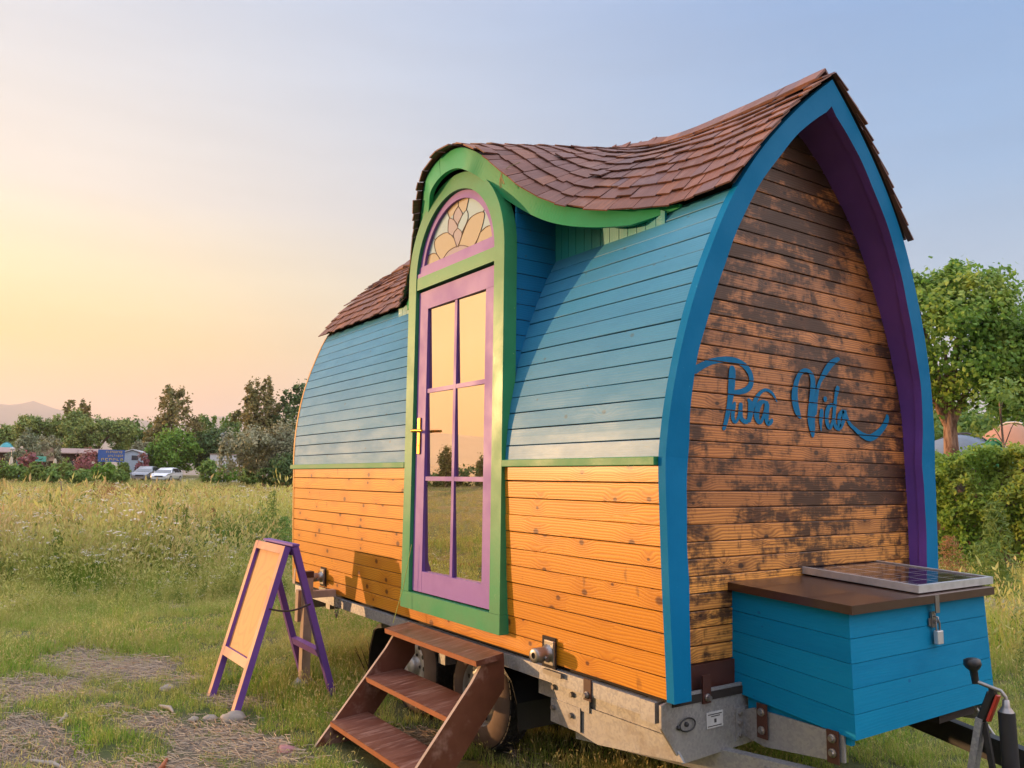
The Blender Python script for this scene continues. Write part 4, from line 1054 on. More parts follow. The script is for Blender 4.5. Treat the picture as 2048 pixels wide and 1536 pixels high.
# gravel path on the right
def ray(px, py):
    c = Vector((px - 1024, py - 768, F_PX)); d = Vector([sum(CR[k][i] * c[k] for k in range(3)) for i in range(3)]); return d / d.length
def at(px, dist):
    """ground point 'dist' metres from the camera on the bearing of column px"""
    d = ray(px, 950); h = Vector((d.x, d.y, 0)).normalized(); p = CAM + h * dist; p.z = gzf(p.x, p.y); return p
def gravel():
    N = NT('gravel path'); o = N.obj(); a = N.noise(o, 30.0, 5.0, .7).outputs[0]; b = N.noise(o, 1.0, 4.0).outputs[0]
    return N.fin(N.mix(N.mapr(b, .4, .65), N.mix(a, (.24, .21, .19), (.40, .36, .34)), (.28, .25, .2)), .95, a, .02)
def strip(name, pts, wd, mat, lab):
    rows = []
    P = [Vector(p) for p in catmull(pts, 14)]
    for i, p in enumerate(P):
        d = (P[min(i + 1, len(P) - 1)] - P[max(i - 1, 0)]).normalized(); s = Vector((-d.y, d.x, 0)).normalized(); r = []
        for k in np.linspace(-1, 1, 9):
            q = p + s * (wd / 2 * k * (1 + .10 * math.sin(i * 1.7 + k))); r.append((q.x, q.y, gzf(q.x, q.y) + .05 - .04 * k * k))
        rows.append(r)
    mb = MB(); mb.grid(rows, 0, True); return tag(mb.build(name, mat, recalc=True), lab, 'path', kind='structure')
strip('gravel_path', [at(1500, 14.6), at(1780, 12.6), at(1960, 11.9), at(2150, 11.6), at(2500, 12.0)], 1.5, gravel(), 'pale gravel path between the lawn and the hedge')

# ================================================================ steps
st = empty('wooden_steps', (0, 0, G)); tag(st, 'brown stained wooden steps of three treads leading up to the door', 'steps')
SX0, SX1 = -2.165, -1.165
for x0, x1 in ((SX0, SX0 + .022), (SX1 - .022, SX1)):
    mb = MB()
    o = [(-.015, -.045), (-.148, -.062), (-.205, -.145), (-.64, -.655), (-.405, -.655), (-.30, -.545), (-.012, -.195)]
    mb.prism([(x0, y, z) for y, z in o], (x1 - x0, 0, 0))
    for (ya, za), (yb, zb_) in zip(o[1:3], o[2:4]):
        mb.face([(x0 + .001, ya - .0015, za + .0005), (x1 - .001, ya - .0015, za + .0005), (x1 - .001, yb - .0015, zb_ + .0005), (x0 + .001, yb - .0015, zb_ + .0005)], None, 1)
    mb.build('stringer', [M['step'], M['stringer_edge']], st, recalc=True)
def tread(y0, z0, y1, z1, x0, x1, th=.028):
    """back edge y0,z0 to front edge y1,z1"""
    mb = MB(); n = Vector((0, z1 - z0, y0 - y1)).normalized(); n = n if n.z > 0 else -n
    a, b, c, d = Vector((x0, y0, z0)), Vector((x1, y0, z0)), Vector((x1, y1, z1)), Vector((x0, y1, z1)); t = n * th
    mb.hexa([a - t, d - t, c - t, b - t, a, d, c, b], 0, [(x0, y0), (x0, y1), (x1, y1), (x1, y0)] * 2)
    e = Vector((0, -.0012, -.0006)); mb.face([d - t + e, c - t + e, c + e - Vector((0, 0, .001)), d + e - Vector((0, 0, .001))], None, 1)
    mb.build('tread', [M['step'], M['step_edge']], st)
tread(-.036, -.012, -.20, -.034, SX0 - .02, SX1 + .025)
tread(-.10, -.272, -.335, -.292, SX0 + .0225, SX1 - .0225); tread(-.315, -.492, -.545, -.512, SX0 + .0225, SX1 - .0225)
for y, z in ((-.21, -.313), (-.42, -.533)):
    for x0, x1 in ((SX0 + .0225, SX0 + .05), (SX1 - .05, SX1 - .0225)):
        mb = MB(); mb.box((x0, y - .10, z - .03), (x1, y + .10, z + .0)); mb.build('cleat', M['step'], st)

# ================================================================ folding sign
sg = empty('folding_sign', (-3.3, -.5, G)); tag(sg, 'purple wooden A frame sign with a blank plywood panel on the grass', 'sign board')
def W(p): return Vector((p[0] + 3.3, p[1] + .5, p[2]))
fl, fr_, tl, tr_ = W((-3.575, -.842, -.645)), W((-2.985, -.832, -.645)), W((-3.70, -.515, .395)), W((-3.06, -.515, .395))
ax = (fr_ - fl).normalized(); upv = (tl - fl).normalized(); nf = ax.cross(upv).normalized(); nf = nf if nf.y < 0 else -nf
def leg_board(a, b, name, nrm_, wd=.055, th=.042, mats=None, parent=sg):
    d = (b - a).normalized(); s = d.cross(nrm_).normalized(); mb = MB()
    P = [a + s * u * wd / 2 + nrm_ * v * th / 2 for v in (-1, 1) for u in (-1, 1)]; Q_ = [p + (b - a) for p in P]
    o = [0, 1, 3, 2]; mb.hexa([P[i] for i in o] + [Q_[i] for i in o])
    e = nrm_ * .0008
    if mats: mb.face([P[2] + e, P[3] + e, Q_[3] + e, Q_[2] + e], None, 1)
    return mb.build(name, mats or M['sign_purple'], parent, recalc=False)
two = [M['sign_purple'], M['sign_sunlit']]
leg_board(fl + ax * .0275, tl + ax * .0275, 'front_leg', nf, mats=two); leg_board(fr_ - ax * .0275, tr_ - ax * .0275, 'front_leg', nf, mats=two)
def along(t, s): a = fl.lerp(tl, t); b = fr_.lerp(tr_, t); return a.lerp(b, s)
leg_board(along(.975, .093), along(.975, .907), 'rail', nf, .055, .040, two); leg_board(along(.285, .093), along(.285, .907), 'rail', nf, .06, .040, two)
mb = MB(); q = [along(.31, .08), along(.31, .92), along(.955, .92), along(.955, .08)]; b_ = -nf * .009; mb.prism([p - nf * .004 for p in q], b_); mb.build('panel', M['ply'], sg, recalc=True)
bl, br, ul, ur = W((-3.66, -.145, -.645)), W((-3.03, -.150, -.645)), W((-3.665, -.468, .395)), W((-3.035, -.468, .395))
nb_ = (br - bl).normalized().cross((ul - bl).normalized()).normalized(); nb_ = nb_ if nb_.y > 0 else -nb_
axb = (br - bl).normalized()
leg_board(bl + axb * .025, ul + axb * .025, 'rear_leg', nb_, .048, .042); leg_board(br - axb * .025, ur - axb * .025, 'rear_leg', nb_, .048, .042)
leg_board(bl.lerp(ul, .30) + axb * .05, br.lerp(ur, .30) - axb * .05, 'rail', nb_, .05, .036, two); leg_board(ul + axb * .05 - Vector((0, 0, .03)), ur - axb * .05 - Vector((0, 0, .03)), 'rail', nb_, .05, .036)
mb = MB(); mb.beam(ul + Vector((-.0, .0, .012)), ur + Vector((.0, .0, .012)), .05, .014); mb.build('top_strip', M['sign_purple'], sg)
mb = MB(); a = along(.62, 1.0); b = br.lerp(ur, .63); mb.tube([a.lerp(b, t) + Vector((0, 0, -.03 * math.sin(math.pi * t))) for t in np.linspace(0, 1, 10)], .006, 6); mb.build('stay_cord', M['cord'], sg)

# ================================================================ storage box on the drawbar
bx = empty('storage_box', (.17, YC, G)); tag(bx, 'bright blue boarded storage box with dark brown lid on the drawbar', 'storage box')
X0, X1, Y0, Y1 = -.125 - .17, .468 - .17, .50 - YC, 1.565 - YC
zt0, zt1, zb0, zb1 = .388, .362, -.045, -.105
mb = MB(); n = 5
def zl(x, k):                                           # board line k (0 bottom .. n top) at x
    t = (x - X0) / (X1 - X0); lo = zb0 + (zb1 - zb0) * t; hi = zt0 + (zt1 - zt0) * t; return lo + (hi - lo) * k / n
flare = .018
def off(k): return flare * (1 - k / n)
for k in range(n):
    g0, g1 = .0012, .0012
    for ys, sgn in ((Y0, -1), (Y1, 1)):
        o0, o1 = off(k) * .6, off(k + 1) * .6
        A = [(X0, ys + sgn * o0, zl(X0, k) + g0), (X1 + off(k), ys + sgn * o0, zl(X1, k) + g0), (X1 + off(k + 1), ys + sgn * o1, zl(X1, k + 1) - g1), (X0, ys + sgn * o1, zl(X0, k + 1) - g1)]
        B_ = [(x, y - sgn * .018, z) for x, y, z in A]; mb.hexa([*A, *B_], 0, [(0, 0), (.6, 0), (.6, .09), (0, .09)] * 2)
    A = [(X1 + off(k), Y0 - off(k) * .6 + .0002, zl(X1, k) + g0), (X1 + off(k), Y1 + off(k) * .6 - .0002, zl(X1, k) + g0), (X1 + off(k + 1), Y1 + off(k + 1) * .6 - .0002, zl(X1, k + 1) - g1), (X1 + off(k + 1), Y0 - off(k + 1) * .6 + .0002, zl(X1, k + 1) - g1)]
    B_ = [(x - .018, y, z) for x, y, z in A]
    A = [(x + .0008, y, z) for x, y, z in A]; mb.hexa([*A, *B_], 0, [(0, 0), (1, 0), (1, .09), (0, .09)] * 2)
mb.face([(X0, Y0 + .01, zb0 + .02), (X1, Y0 + .01, zb1 + .02), (X1, Y1 - .01, zb1 + .02), (X0, Y1 - .01, zb0 + .02)])
mb.box((X0 + .09, Y0 + .006, -.135), (X1 - .012, Y0 + .03, -.03)); mb.box((X0 + .09, Y1 - .03, -.135), (X1 - .012, Y1 - .006, -.03))
mb.build('box_body', M['box_blue'], bx, recalc=True)
mb = MB(); mb.box((X0 + .01, Y0 + .03, -.10), (X1 - .03, Y1 - .03, .35)); mb.box((X1 - .1, Y1 - .42, -.150), (X1 - .01, Y1 - .12, -.12)); mb.build('box_lining', M['dark'], bx)
mb = MB(); lz0, lz1 = .392, .366; e0, e1 = .035, .030
A = [(X0 - .01, Y0 - e1, lz0), (X1 + e0, Y0 - e1, lz1), (X1 + e0, Y1 + e1, lz1), (X0 - .01, Y1 + e1, lz0)]
mb.hexa(A + [(x, y, z + .034) for x, y, z in A]); mb.build('lid', M['lid'], bx)
lid = bpy.data.objects['lid']
mb = MB()
for x, dz in ((X0 + .185, .02), (X0 + .52, 0)):
    mb.box((x - .026, Y0 - .0135 - .012, -.21 + dz * .3), (x + .026, Y0 - .0075 - .012, -.05 - (x - X0) * .07))
build_each(mb, 'bracket', M['bracket'], bx)
mb = MB()
for x in (X0 + .185, X0 + .52):
    for z in (-.085 - (x - X0) * .06, -.17): mb.lathe([(0, -.016), (.010, -.016), (.012, -.008), (.017, -.006), (.017, 0)], (x, Y0 - .0255, z), (0, 1, 0), 10, 0, False)
build_each(mb, 'bracket_bolt', M['steel'], bx)
mb = MB(); yl = 1.09 - YC; xf = X1 + .006
mb.box((xf + .026, yl - .016, .325), (xf + .031, yl + .016, .398)); mb.box((xf + .004, yl - .016, .262), (xf + .012, yl + .016, .327)); mb.box((xf + .003, yl - .03, .268), (xf + .007, yl + .03, .300)); mb.tube([(xf + .008, yl, .31), (xf + .03, yl, .305), (xf + .03, yl, .285), (xf + .008, yl, .28)], .004, 8)
build_each(mb, 'hasp', M['steel'], bx)
pl = empty('padlock', (X1 + .17 + .028, 1.10, G + .285)); tag(pl, 'small steel padlock hanging from the hasp of the blue box', 'padlock')
mb = MB(); mb.box((-.010, -.022, -.092), (.012, .022, -.035), 0, None, .004); mb.build('lock_body', M['alu'], pl)
mb = MB(); mb.tube([(0, -.014, -.036), (0, -.014, -.01), (0, -.010, .002), (0, 0, .007), (0, .010, .002), (0, .014, -.01), (0, .014, -.036)], .0042, 8); mb.build('shackle', M['steel'], pl)
# solar panel lying on the lid
sp_ = empty('solar_panel', (.155, 1.335, G + .437)); sp_.rotation_euler = (0, rad(2.5), 0); tag(sp_, 'small dark solar panel with silver frame lying on the brown lid', 'solar panel')
hx_, hy_ = .315, .325
mb = MB()
for a, c in (((-hx_, -hy_, -.016), (hx_, -hy_ + .018, .016)), ((-hx_, hy_ - .018, -.016), (hx_, hy_, .016)), ((-hx_, -hy_ + .0181, -.016), (-hx_ + .018, hy_ - .0181, .0158)), ((hx_ - .018, -hy_ + .0181, -.016), (hx_, hy_ - .0181, .0158))): mb.box(a, c)
mb.build('panel_frame', M['alu'], sp_)
mb = MB(); mb.box((-hx_ + .018, -hy_ + .018, .002), (hx_ - .018, hy_ - .018, .011)); mb.build('cells', M['solar'], sp_)
# cable on the ground, stones
mb = MB(); c = [Vector((.60, .98, .10)), Vector((.66, 1.0, .02)), Vector((.50, 1.05, .01)), Vector((.62, 1.4, .02)), Vector((.55, 1.62, .2)), Vector((.44, 1.5, .5))]
mb.tube([Vector(p) for p in catmull(c, 8)], .006, 8); tag(mb.build('cable', M['pipe']), 'thin white cable trailing under the blue storage box', 'cable')
def pebble(name, p, r, mat, lab, cat='stone', group=None, sq=(1, 1, .6)):
    bm = bmesh.new(); bmesh.ops.create_icosphere(bm, subdivisions=3, radius=1); s = rnd.random() * 50
    for v in bm.verts:
        n = vnoise(v.co.x * 2 + s, v.co.y * 2 + v.co.z * 3, 1.0); v.co *= .8 + .4 * float(n); v.co = Vector((v.co.x * r * sq[0], v.co.y * r * sq[1], v.co.z * r * sq[2]))
    me = bpy.data.meshes.new(name); bm.to_mesh(me); bm.free(); me.materials.append(mat)
    for f in me.polygons: f.use_smooth = True
    o = bpy.data.objects.new(name, me); col.objects.link(o); o.location = (p[0], p[1], gzf(p[0], p[1]) + r * sq[2] * .4); tag(o, lab, cat, group); return o
pebble('stone', (-2.93, -.86), .075, M['stone'], 'largest grey stone at the near front foot of the folding sign', group='stones by the sign')
pebble('stone', (-3.05, -.97), .045, M['stone'], 'small round grey stone beside the largest stone at the sign', group='stones by the sign')
pebble('stone', (-3.10, -1.06), .032, M['stone'], 'smallest grey stone at the left end of the row by the sign', group='stones by the sign')
pebble('stone', (-3.92, -1.05), .05, M['stone'], 'whitish stone in the grass left of the folding sign', group='stones by the sign')
pebble('stone', (-2.18, -.78), .06, M['pink_stone'], 'flat pinkish stone beside the lowest tread of the steps', sq=(1, .8, .35))
# ================================================================ plants
def leaf_mat(name, c1, c2, c3, trans=.35, rough=.55):
    N = NT(name); isl = N.island(); a = N.noise(N.obj(), .9, 4.0, .6).outputs[0]
    c = N.mix(N.mapr(isl, .15, .85), c1, c2); c = N.mix(N.mapr(a, .42, .66, 0, .7), c, c3)
    N.fin(c, rough, Specular_IOR_Level=.3)
    tr = N.n('ShaderNodeBsdfTranslucent', c); mxs = N.n('ShaderNodeMixShader', trans, N.b.outputs[0], tr.outputs[0]); N.t.links.new(mxs.outputs[0], N.o.inputs[0]); return N.m
def bark(name, c1, c2):
    N = NT(name); o = N.obj(); a = N.noise(N.vm('MULTIPLY', o, (7, 7, 1.6)).outputs[0], 1.6, 6.0, .7).outputs[0]
    return N.fin(N.mix(N.mapr(a, .38, .62), c1, c2), .9, a, .05)
M['bark'] = bark('grey brown bark', (.10, .065, .05), (.26, .18, .14)); M['bark_warm'] = bark('reddish bark', (.13, .06, .04), (.36, .22, .16))
LM = {
 'bright': leaf_mat('bright leaves', (0.166, 0.316, 0.037), (0.106, 0.226, 0.030), (0.240, 0.374, 0.060)),
 'mid': leaf_mat('mid green leaves', (0.168, 0.294, 0.059), (0.116, 0.220, 0.052), (0.274, 0.358, 0.084)),
 'dark': leaf_mat('dark green leaves', (0.093, 0.174, 0.052), (0.070, 0.132, 0.041), (0.164, 0.214, 0.062)),
 'pine': leaf_mat('pine needles', (0.200, 0.294, 0.070), (0.142, 0.211, 0.062), (0.355, 0.377, 0.094), .25),
 'olive': leaf_mat('olive leaves', (0.296, 0.312, 0.188), (0.204, 0.219, 0.133), (0.406, 0.360, 0.219), .2),
 'poplar': leaf_mat('poplar leaves', (0.212, 0.212, 0.065), (0.146, 0.155, 0.052), (0.342, 0.244, 0.098)),
 'hedge': leaf_mat('hedge leaves', (0.228, 0.360, 0.042), (0.144, 0.252, 0.034), (0.324, 0.360, 0.060)),
 'pink': leaf_mat('oleander blossom', (0.380, 0.150, 0.170), (0.280, 0.100, 0.130), (0.100, 0.120, 0.040)),
 'sage': leaf_mat('sage leaves', (.27, .32, .19), (.19, .23, .14), (.33, .36, .24), .2),
 'silver': leaf_mat('silver willow leaves', (0.300, 0.338, 0.312), (0.213, 0.250, 0.237), (0.250, 0.275, 0.250), .2),
 'weed': leaf_mat('weed leaves', (0.163, 0.260, 0.048), (0.122, 0.195, 0.040), (0.244, 0.277, 0.065)),
 'rust': leaf_mat('rusty seed heads', (0.375, 0.188, 0.075), (0.275, 0.138, 0.056), (0.300, 0.213, 0.075)),
 'lime': leaf_mat('lime tree leaves', (0.193, 0.368, 0.057), (0.120, 0.248, 0.047), (0.408, 0.475, 0.086), .4),
}
def leaves(P, Nrm, size, aspect=.62, seed=0, jit=.7):
    """leaf-shaped quads at P, facing roughly Nrm"""
    r = np.random.default_rng(seed); n = len(P)
    d = Nrm + r.normal(0, jit, (n, 3)); d /= np.linalg.norm(d, axis=1)[:, None] + 1e-9
    a = np.cross(d, r.normal(0, 1, (n, 3))); a /= np.linalg.norm(a, axis=1)[:, None] + 1e-9; b = np.cross(d, a)
    s = (size * r.uniform(.6, 1.35, n))[:, None]
    V = np.stack([P - a * s * .5, P + b * s * aspect * .5 + a * s * .05, P + a * s * .55 + d * s * .12, P - b * s * aspect * .5 + a * s * .05], 1).reshape(-1, 3)
    return V, np.arange(4 * n).reshape(-1, 4)
def crown_pts(lobes, n, seed=0, clumps=26, sig=.17, fill=.5):
    r = np.random.default_rng(seed); L_ = np.array(lobes, float); area = (L_[:, 3] * L_[:, 4] + L_[:, 4] * L_[:, 5] + L_[:, 3] * L_[:, 5]); pk = area / area.sum()
    P = []; Nn = []
    for l, k in zip(L_, pk):
        m_ = max(int(n * k), 8); c = max(int(clumps * k * len(L_) ** .5), 5)
        d = r.normal(0, 1, (c, 3)); d /= np.linalg.norm(d, axis=1)[:, None]; cr_ = r.uniform(fill, 1.0, c) ** .6
        ctr = d * cr_[:, None]; w_ = r.uniform(.4, 1.4, c); w_ /= w_.sum()
        idx = r.choice(c, m_, p=w_); p = ctr[idx] + r.normal(0, sig, (m_, 3)) * r.uniform(.6, 1.3, (c, 1))[idx]
        q = p - ctr[idx] * .55; q /= np.linalg.norm(q, axis=1)[:, None] + 1e-9
        P.append(l[:3] + p * l[3:6]); Nn.append(q + np.array([0, 0, .25]))
    return np.concatenate(P), np.concatenate(Nn)
def foliage(name, lobes, n, size, mat, parent=None, seed=0, clumps=26, sig=.17, fill=.5, aspect=.62, jit=.7):
    P, Nn = crown_pts(lobes, n, seed, clumps, sig, fill); V, F = leaves(P, Nn, size, aspect, seed + 1, jit)
    return np_mesh(name, V, F, mat, parent)
def trunk(parent, h, r, limbs, mat=None, base=(0, 0, -.1), seed=0, name='trunk'):
    q = random.Random(seed); mb = MB(); b = Vector(base)
    pts = [b + Vector((q.uniform(-.04, .04) * h * k, q.uniform(-.04, .04) * h * k, (h - b.z) * k)) for k in (0, .3, .6, 1)]
    mb.tube(pts, [r * 1.25, r, r * .85, r * .6], 12)
    for e in limbs: 
        e = Vector(e); s_ = pts[2].lerp(pts[3], q.uniform(.2, .9)); mid = s_.lerp(e, .5) + Vector((0, 0, .08 * (e - s_).length))
        mb.tube([s_, mid, e], [r * .5, r * .32, r * .1], 8)
    return mb.build(name, mat or M['bark'], parent)
def tree(name, label, pos, lobes, n, size, mat, th, tr, cat='tree', group=None, seed=0, clumps=40, sig=.17, fill=.5, bmat=None, limbs=True, aspect=.62):
    o = empty(name, pos); tag(o, label, cat, group)
    foliage('crown', lobes, n, size, LM[mat], o, seed, clumps, sig, fill, aspect)
    if th: trunk(o, th, tr, [(l[0] * .8, l[1] * .8, l[2]) for l in lobes[:5]] if limbs else [], bmat, seed=seed)
    return o
def px2m(px, d): return px * d / F_PX
def row_z(row, d):
    """height above z = 0 seen at image row 'row' (level bearing) at distance d"""
    return CAM.z + (958 - row) / F_PX * d
GB = 'trees along the far edge of the field'
def bgtree(name, label, x0, x1, top, d, mat, n, size, shape='round', seed=0, base=None, th=None, cat='tree', group=GB, clumps=40, sig=.16, lift=.0):
    p = at((x0 + x1) / 2, d); wd = px2m(x1 - x0, d); zt = row_z(top, d) - p.z; b = .3 if base is None else base
    r = random.Random(seed); L_ = []
    k = d / CAM_D
    def add(cx, cz, rx, rz): L_.append((cx * RIGHT.x + r.uniform(-.2, .2) * wd * DEPTH.x, cx * RIGHT.y + r.uniform(-.2, .2) * wd * DEPTH.y, cz, rx, rx, rz))
    if shape == 'round':
        add(0, (zt + b) / 2, wd * .33, (zt - b) * .40)
        for _ in range(11): x = r.uniform(-.36, .36); add(x * wd, b + (zt - b) * r.uniform(.2, .92 - abs(x) * .8), wd * r.uniform(.10, .2), (zt - b) * r.uniform(.09, .16))
    elif shape == 'umbrella':
        for _ in range(9): x = r.uniform(-.42, .42); add(x * wd, zt * (.83 - .28 * x * x * 2) - zt * .09 + r.uniform(-.05, .03) * zt, wd * r.uniform(.15, .22), zt * r.uniform(.12, .17))
        for _ in range(7): x = r.uniform(-.42, .42); add(x * wd, zt * r.uniform(.4, .62), wd * r.uniform(.13, .2), zt * r.uniform(.10, .16))
    elif shape == 'poplar':
        add(0, zt * .48, wd * .34, zt * .34)
        for _ in range(26): x = r.uniform(-.42, .42); hi_ = .95 - 1.7 * x * x - .06 * r.random(); add(x * wd, zt * r.uniform(.22, max(hi_ - .06, .3)), wd * r.uniform(.07, .15), zt * r.uniform(.06, .11))
        for x in (-.2, -.06, .08, .22): add(x * wd, zt * (.89 - 1.5 * x * x), wd * .11, zt * .10)
    elif shape == 'wide':
        for _ in range(8): x = r.uniform(-.42, .42); add(x * wd, b + (zt - b) * r.uniform(.3, .8 - abs(x) * .5), wd * r.uniform(.14, .24), (zt - b) * r.uniform(.16, .26))
    if shape == 'umbrella': clumps, sig = 150, .13
    if shape == 'poplar': sig = .25
    return tree(name, label, p, L_, n, size, mat, (th if th is not None else zt * .55), max(.05, zt * .022), cat, group, seed, clumps, sig)
CAM_D = 1.0
RIGHT = Vector((CR[0][0], CR[0][1], 0)).normalized(); _r0 = ray(300, 950); RIGHT = Vector((_r0.y, -_r0.x, 0)).normalized(); DEPTH = Vector((_r0.x, _r0.y, 0)).normalized()
bgtree('umbrella_pine', 'dark umbrella pine cut by the left edge of the photo', -45, 14, 860, 112, 'pine', 6000, .30, 'umbrella', 1)
bgtree('umbrella_pine', 'wide dark umbrella pine behind the two clipped olives', 18, 104, 846, 116, 'pine', 9000, .28, 'umbrella', 2)
bgtree('umbrella_pine', 'umbrella pine under the two thin poplars', 98, 168, 834, 114, 'pine', 8000, .28, 'umbrella', 3)
bgtree('umbrella_pine', 'largest umbrella pine above the blue billboard', 138, 246, 836, 110, 'pine', 11000, .28, 'umbrella', 4)
bgtree('poplar_tree', 'left of two thin brownish poplars rising over the pines', 114, 146, 824, 132, 'poplar', 900, .6, 'poplar', 5)
bgtree('poplar_tree', 'right of two thin brownish poplars rising over the pines', 146, 176, 823, 133, 'poplar', 900, .6, 'poplar', 6)
bgtree('broadleaf_tree', 'rounded green tree between the pines and the tall poplar', 238, 302, 845, 124, 'mid', 6000, .36, 'round', 7)
bgtree('poplar_tree', 'tall warm brown poplar behind the bright green bush', 292, 388, 794, 120, 'poplar', 8000, .42, 'poplar', 8)
bgtree('broadleaf_tree', 'loose green tree right of the tall brown poplar', 376, 436, 838, 128, 'mid', 4000, .4, 'poplar', 9)
bgtree('broadleaf_tree', 'loose green tree between the poplar and the big olive', 428, 486, 836, 130, 'mid', 4000, .4, 'poplar', 10)
bgtree('broadleaf_tree', 'bright green bushy tree above the two parked cars', 294, 396, 864, 98, 'bright', 7500, .34, 'round', 11, .5)
bgtree('broadleaf_tree', 'dark green tree right of the bright bushy tree', 372, 474, 856, 100, 'dark', 7500, .34, 'round', 12, .6)
bgtree('broadleaf_tree', 'tallest dark tree standing behind the grey olive', 468, 560, 768, 98, 'poplar', 9000, .36, 'poplar', 13)
bgtree('broadleaf_tree', 'dark tree whose crown meets the rear of the tiny house', 548, 640, 774, 96, 'dark', 8000, .36, 'poplar', 14)
for k, (x0, x1, top, d, mt, lb) in enumerate([(-60, 40, 868, 140, 'mid', 'soft green tree at the far left behind the pines'), (60, 130, 862, 142, 'mid', 'rounded tree filling the gap between two umbrella pines'), (220, 290, 858, 140, 'dark', 'dark rounded tree behind the mobile home'),
        (270, 330, 868, 138, 'mid', 'green tree low behind the tall brown poplar'), (370, 440, 856, 139, 'mid', 'rounded tree behind the dark tree and bright bush'), (420, 500, 858, 140, 'mid', 'rounded tree left of the big olive'), (455, 540, 846, 136, 'dark', 'dark broad tree under the tallest dark tree'), (530, 620, 838, 134, 'dark', 'dark broad tree right behind the big olive')]):
    bgtree('broadleaf_tree', lb, x0, x1, top, d, mt, 5000, .4, 'round', 140 + k, .4)
bgtree('olive_tree', 'big grey green olive tree at the edge of the field by the house', 452, 606, 815, 58, 'olive', 15000, .2, 'wide', 15, .4, 1.6, clumps=90)
bgtree('olive_tree', 'dark lower olive bush at the foot of the big olive', 520, 610, 905, 56, 'dark', 4000, .2, 'round', 16, .1, .8)
bgtree('clipped_olive', 'pale clipped round olive at the far left', 20, 78, 884, 92, 'sage', 9000, .17, 'round', 17, .7, 1.2, sig=.12)
bgtree('clipped_olive', 'darker clipped round olive right of the pale one', 68, 120, 883, 97, 'olive', 8000, .17, 'round', 18, .7, 1.2, sig=.12)
bgtree('clipped_olive', 'brownish domed bush behind the white mobile home', 250, 302, 888, 108, 'olive', 2600, .3, 'round', 19, .3, 1.2, sig=.12)
bgtree('willow_bush', 'silvery bush between dark tree and big olive', 436, 466, 862, 90, 'silver', 900, .35, 'round', 20, .8, 1.5)
bgtree('oleander_bush', 'pink flowering oleander in front of the dark cabins', 138, 194, 908, 84, 'pink', 1100, .22, 'round', 21, .2, .8, 'bush', None)
bgtree('oleander_bush', 'smaller pink oleander by the turquoise sign', 36, 78, 919, 82, 'pink', 1300, .26, 'round', 22, .2, .6, 'bush', None)
bgtree('oleander_bush', 'pink oleander sprig at the right end of the mobile home', 270, 298, 912, 94, 'pink', 500, .28, 'round', 23, .3, .6, 'bush', None)
GS = 'green shrubs along the far side of the meadow'
for k, (x0, x1, top, d, mt, lb) in enumerate([(-40, 24, 932, 74, 'weed', 'yellow green shrub cut by the left edge of the photo'), (18, 56, 940, 72, 'mid', 'low green shrub below the smaller oleander'), (52, 92, 936, 70, 'weed', 'low shrub under the turquoise sign'),
        (84, 120, 944, 68, 'mid', 'low dark shrub right of the turquoise sign'), (100, 150, 930, 76, 'weed', 'yellow green shrub left of the large oleander'), (136, 186, 946, 69, 'mid', 'green shrub in front of the large oleander'),
        (184, 240, 932, 74, 'bright', 'bright green shrub below the blue billboard'), (222, 254, 946, 68, 'mid', 'low green shrub left of the parked cars'), (232, 260, 932, 80, 'weed', 'yellow green clipped shrub in front of the mobile home'),
        (392, 440, 925, 72, 'mid', 'green shrub right of the white hatchback'), (430, 480, 932, 70, 'bright', 'bright climber covered mound under the low white wall'), (470, 520, 938, 66, 'weed', 'yellow green shrub at the foot of the olive')]):
    bgtree('shrub', lb, x0, x1, top, d, mt, 1500, .24, 'round', 40 + k, .05, .4, 'shrub', GS)
# mirrored in the door: two dark trees and a hedge by the lake
def polar(b, r): p = Vector((-r * math.cos(rad(b)), -r * math.sin(rad(b)), 0)); p.z = gzf(p.x, p.y); return p
tree('cypress_tree', 'broader dark tree mirrored in the door glass left of the muntin', polar(31.9, 70) + Vector((-1.5, 0, 0)), [(0, 0, 1.7, .7, .7, 1.7), (.1, 0, 2.6, .5, .5, 1.0)], 2600, .2, 'poplar', 1.5, .12, seed=61, sig=.2)
tree('cypress_tree', 'narrower dark tree mirrored in the right door panes', polar(34.1, 70), [(0, 0, 1.2, .75, .75, 1.3), (0, .1, 2.1, .4, .4, .8)], 2000, .2, 'poplar', 1.2, .12, seed=62, sig=.2)
hl = [(-74 * math.cos(rad(b)) , -74 * math.sin(rad(b)), gzf(-74 * math.cos(rad(b)), -74 * math.sin(rad(b))) + .7, 1.6, 1.6, .85 + .25 * math.sin(b * 5)) for b in np.arange(25, 42, 1.15)]
tag(foliage('lakeside_hedge', hl, 7000, .35, LM['dark'], None, 63, 60), 'low dark hedge along the lake, mirrored in the door glass', 'hedge')

# ---- right-hand side: hedge, tree, tents
r0, r1_ = at(1780, 16.5), at(2420, 16.0)
hd = empty('clipped_hedge', (0, 0, 0)); tag(hd, 'dense green hedge behind the gravel path on the right', 'hedge')
n = 30000; rg = np.random.default_rng(71); t_ = rg.random(n); hgt = 1.98
hz_ = rg.random(n) ** .75; side = rg.choice([0, 1], n, p=[.74, .26]); cpt = np.array(r0)[None] * (1 - t_)[:, None] + np.array(r1_)[None] * t_[:, None]
dv_ = np.array(r1_ - r0); L_h = np.hypot(dv_[0], dv_[1]); nv_ = np.array([dv_[1], -dv_[0], 0]) / L_h
if np.dot(nv_, np.array(CAM) - np.array(r0)) < 0: nv_ = -nv_
bulge = (vnoise(t_ * L_h, hz_ * hgt, .55, 9) - .5) * .55 + (vnoise(t_ * L_h, hz_ * hgt, .2, 3) - .5) * .28
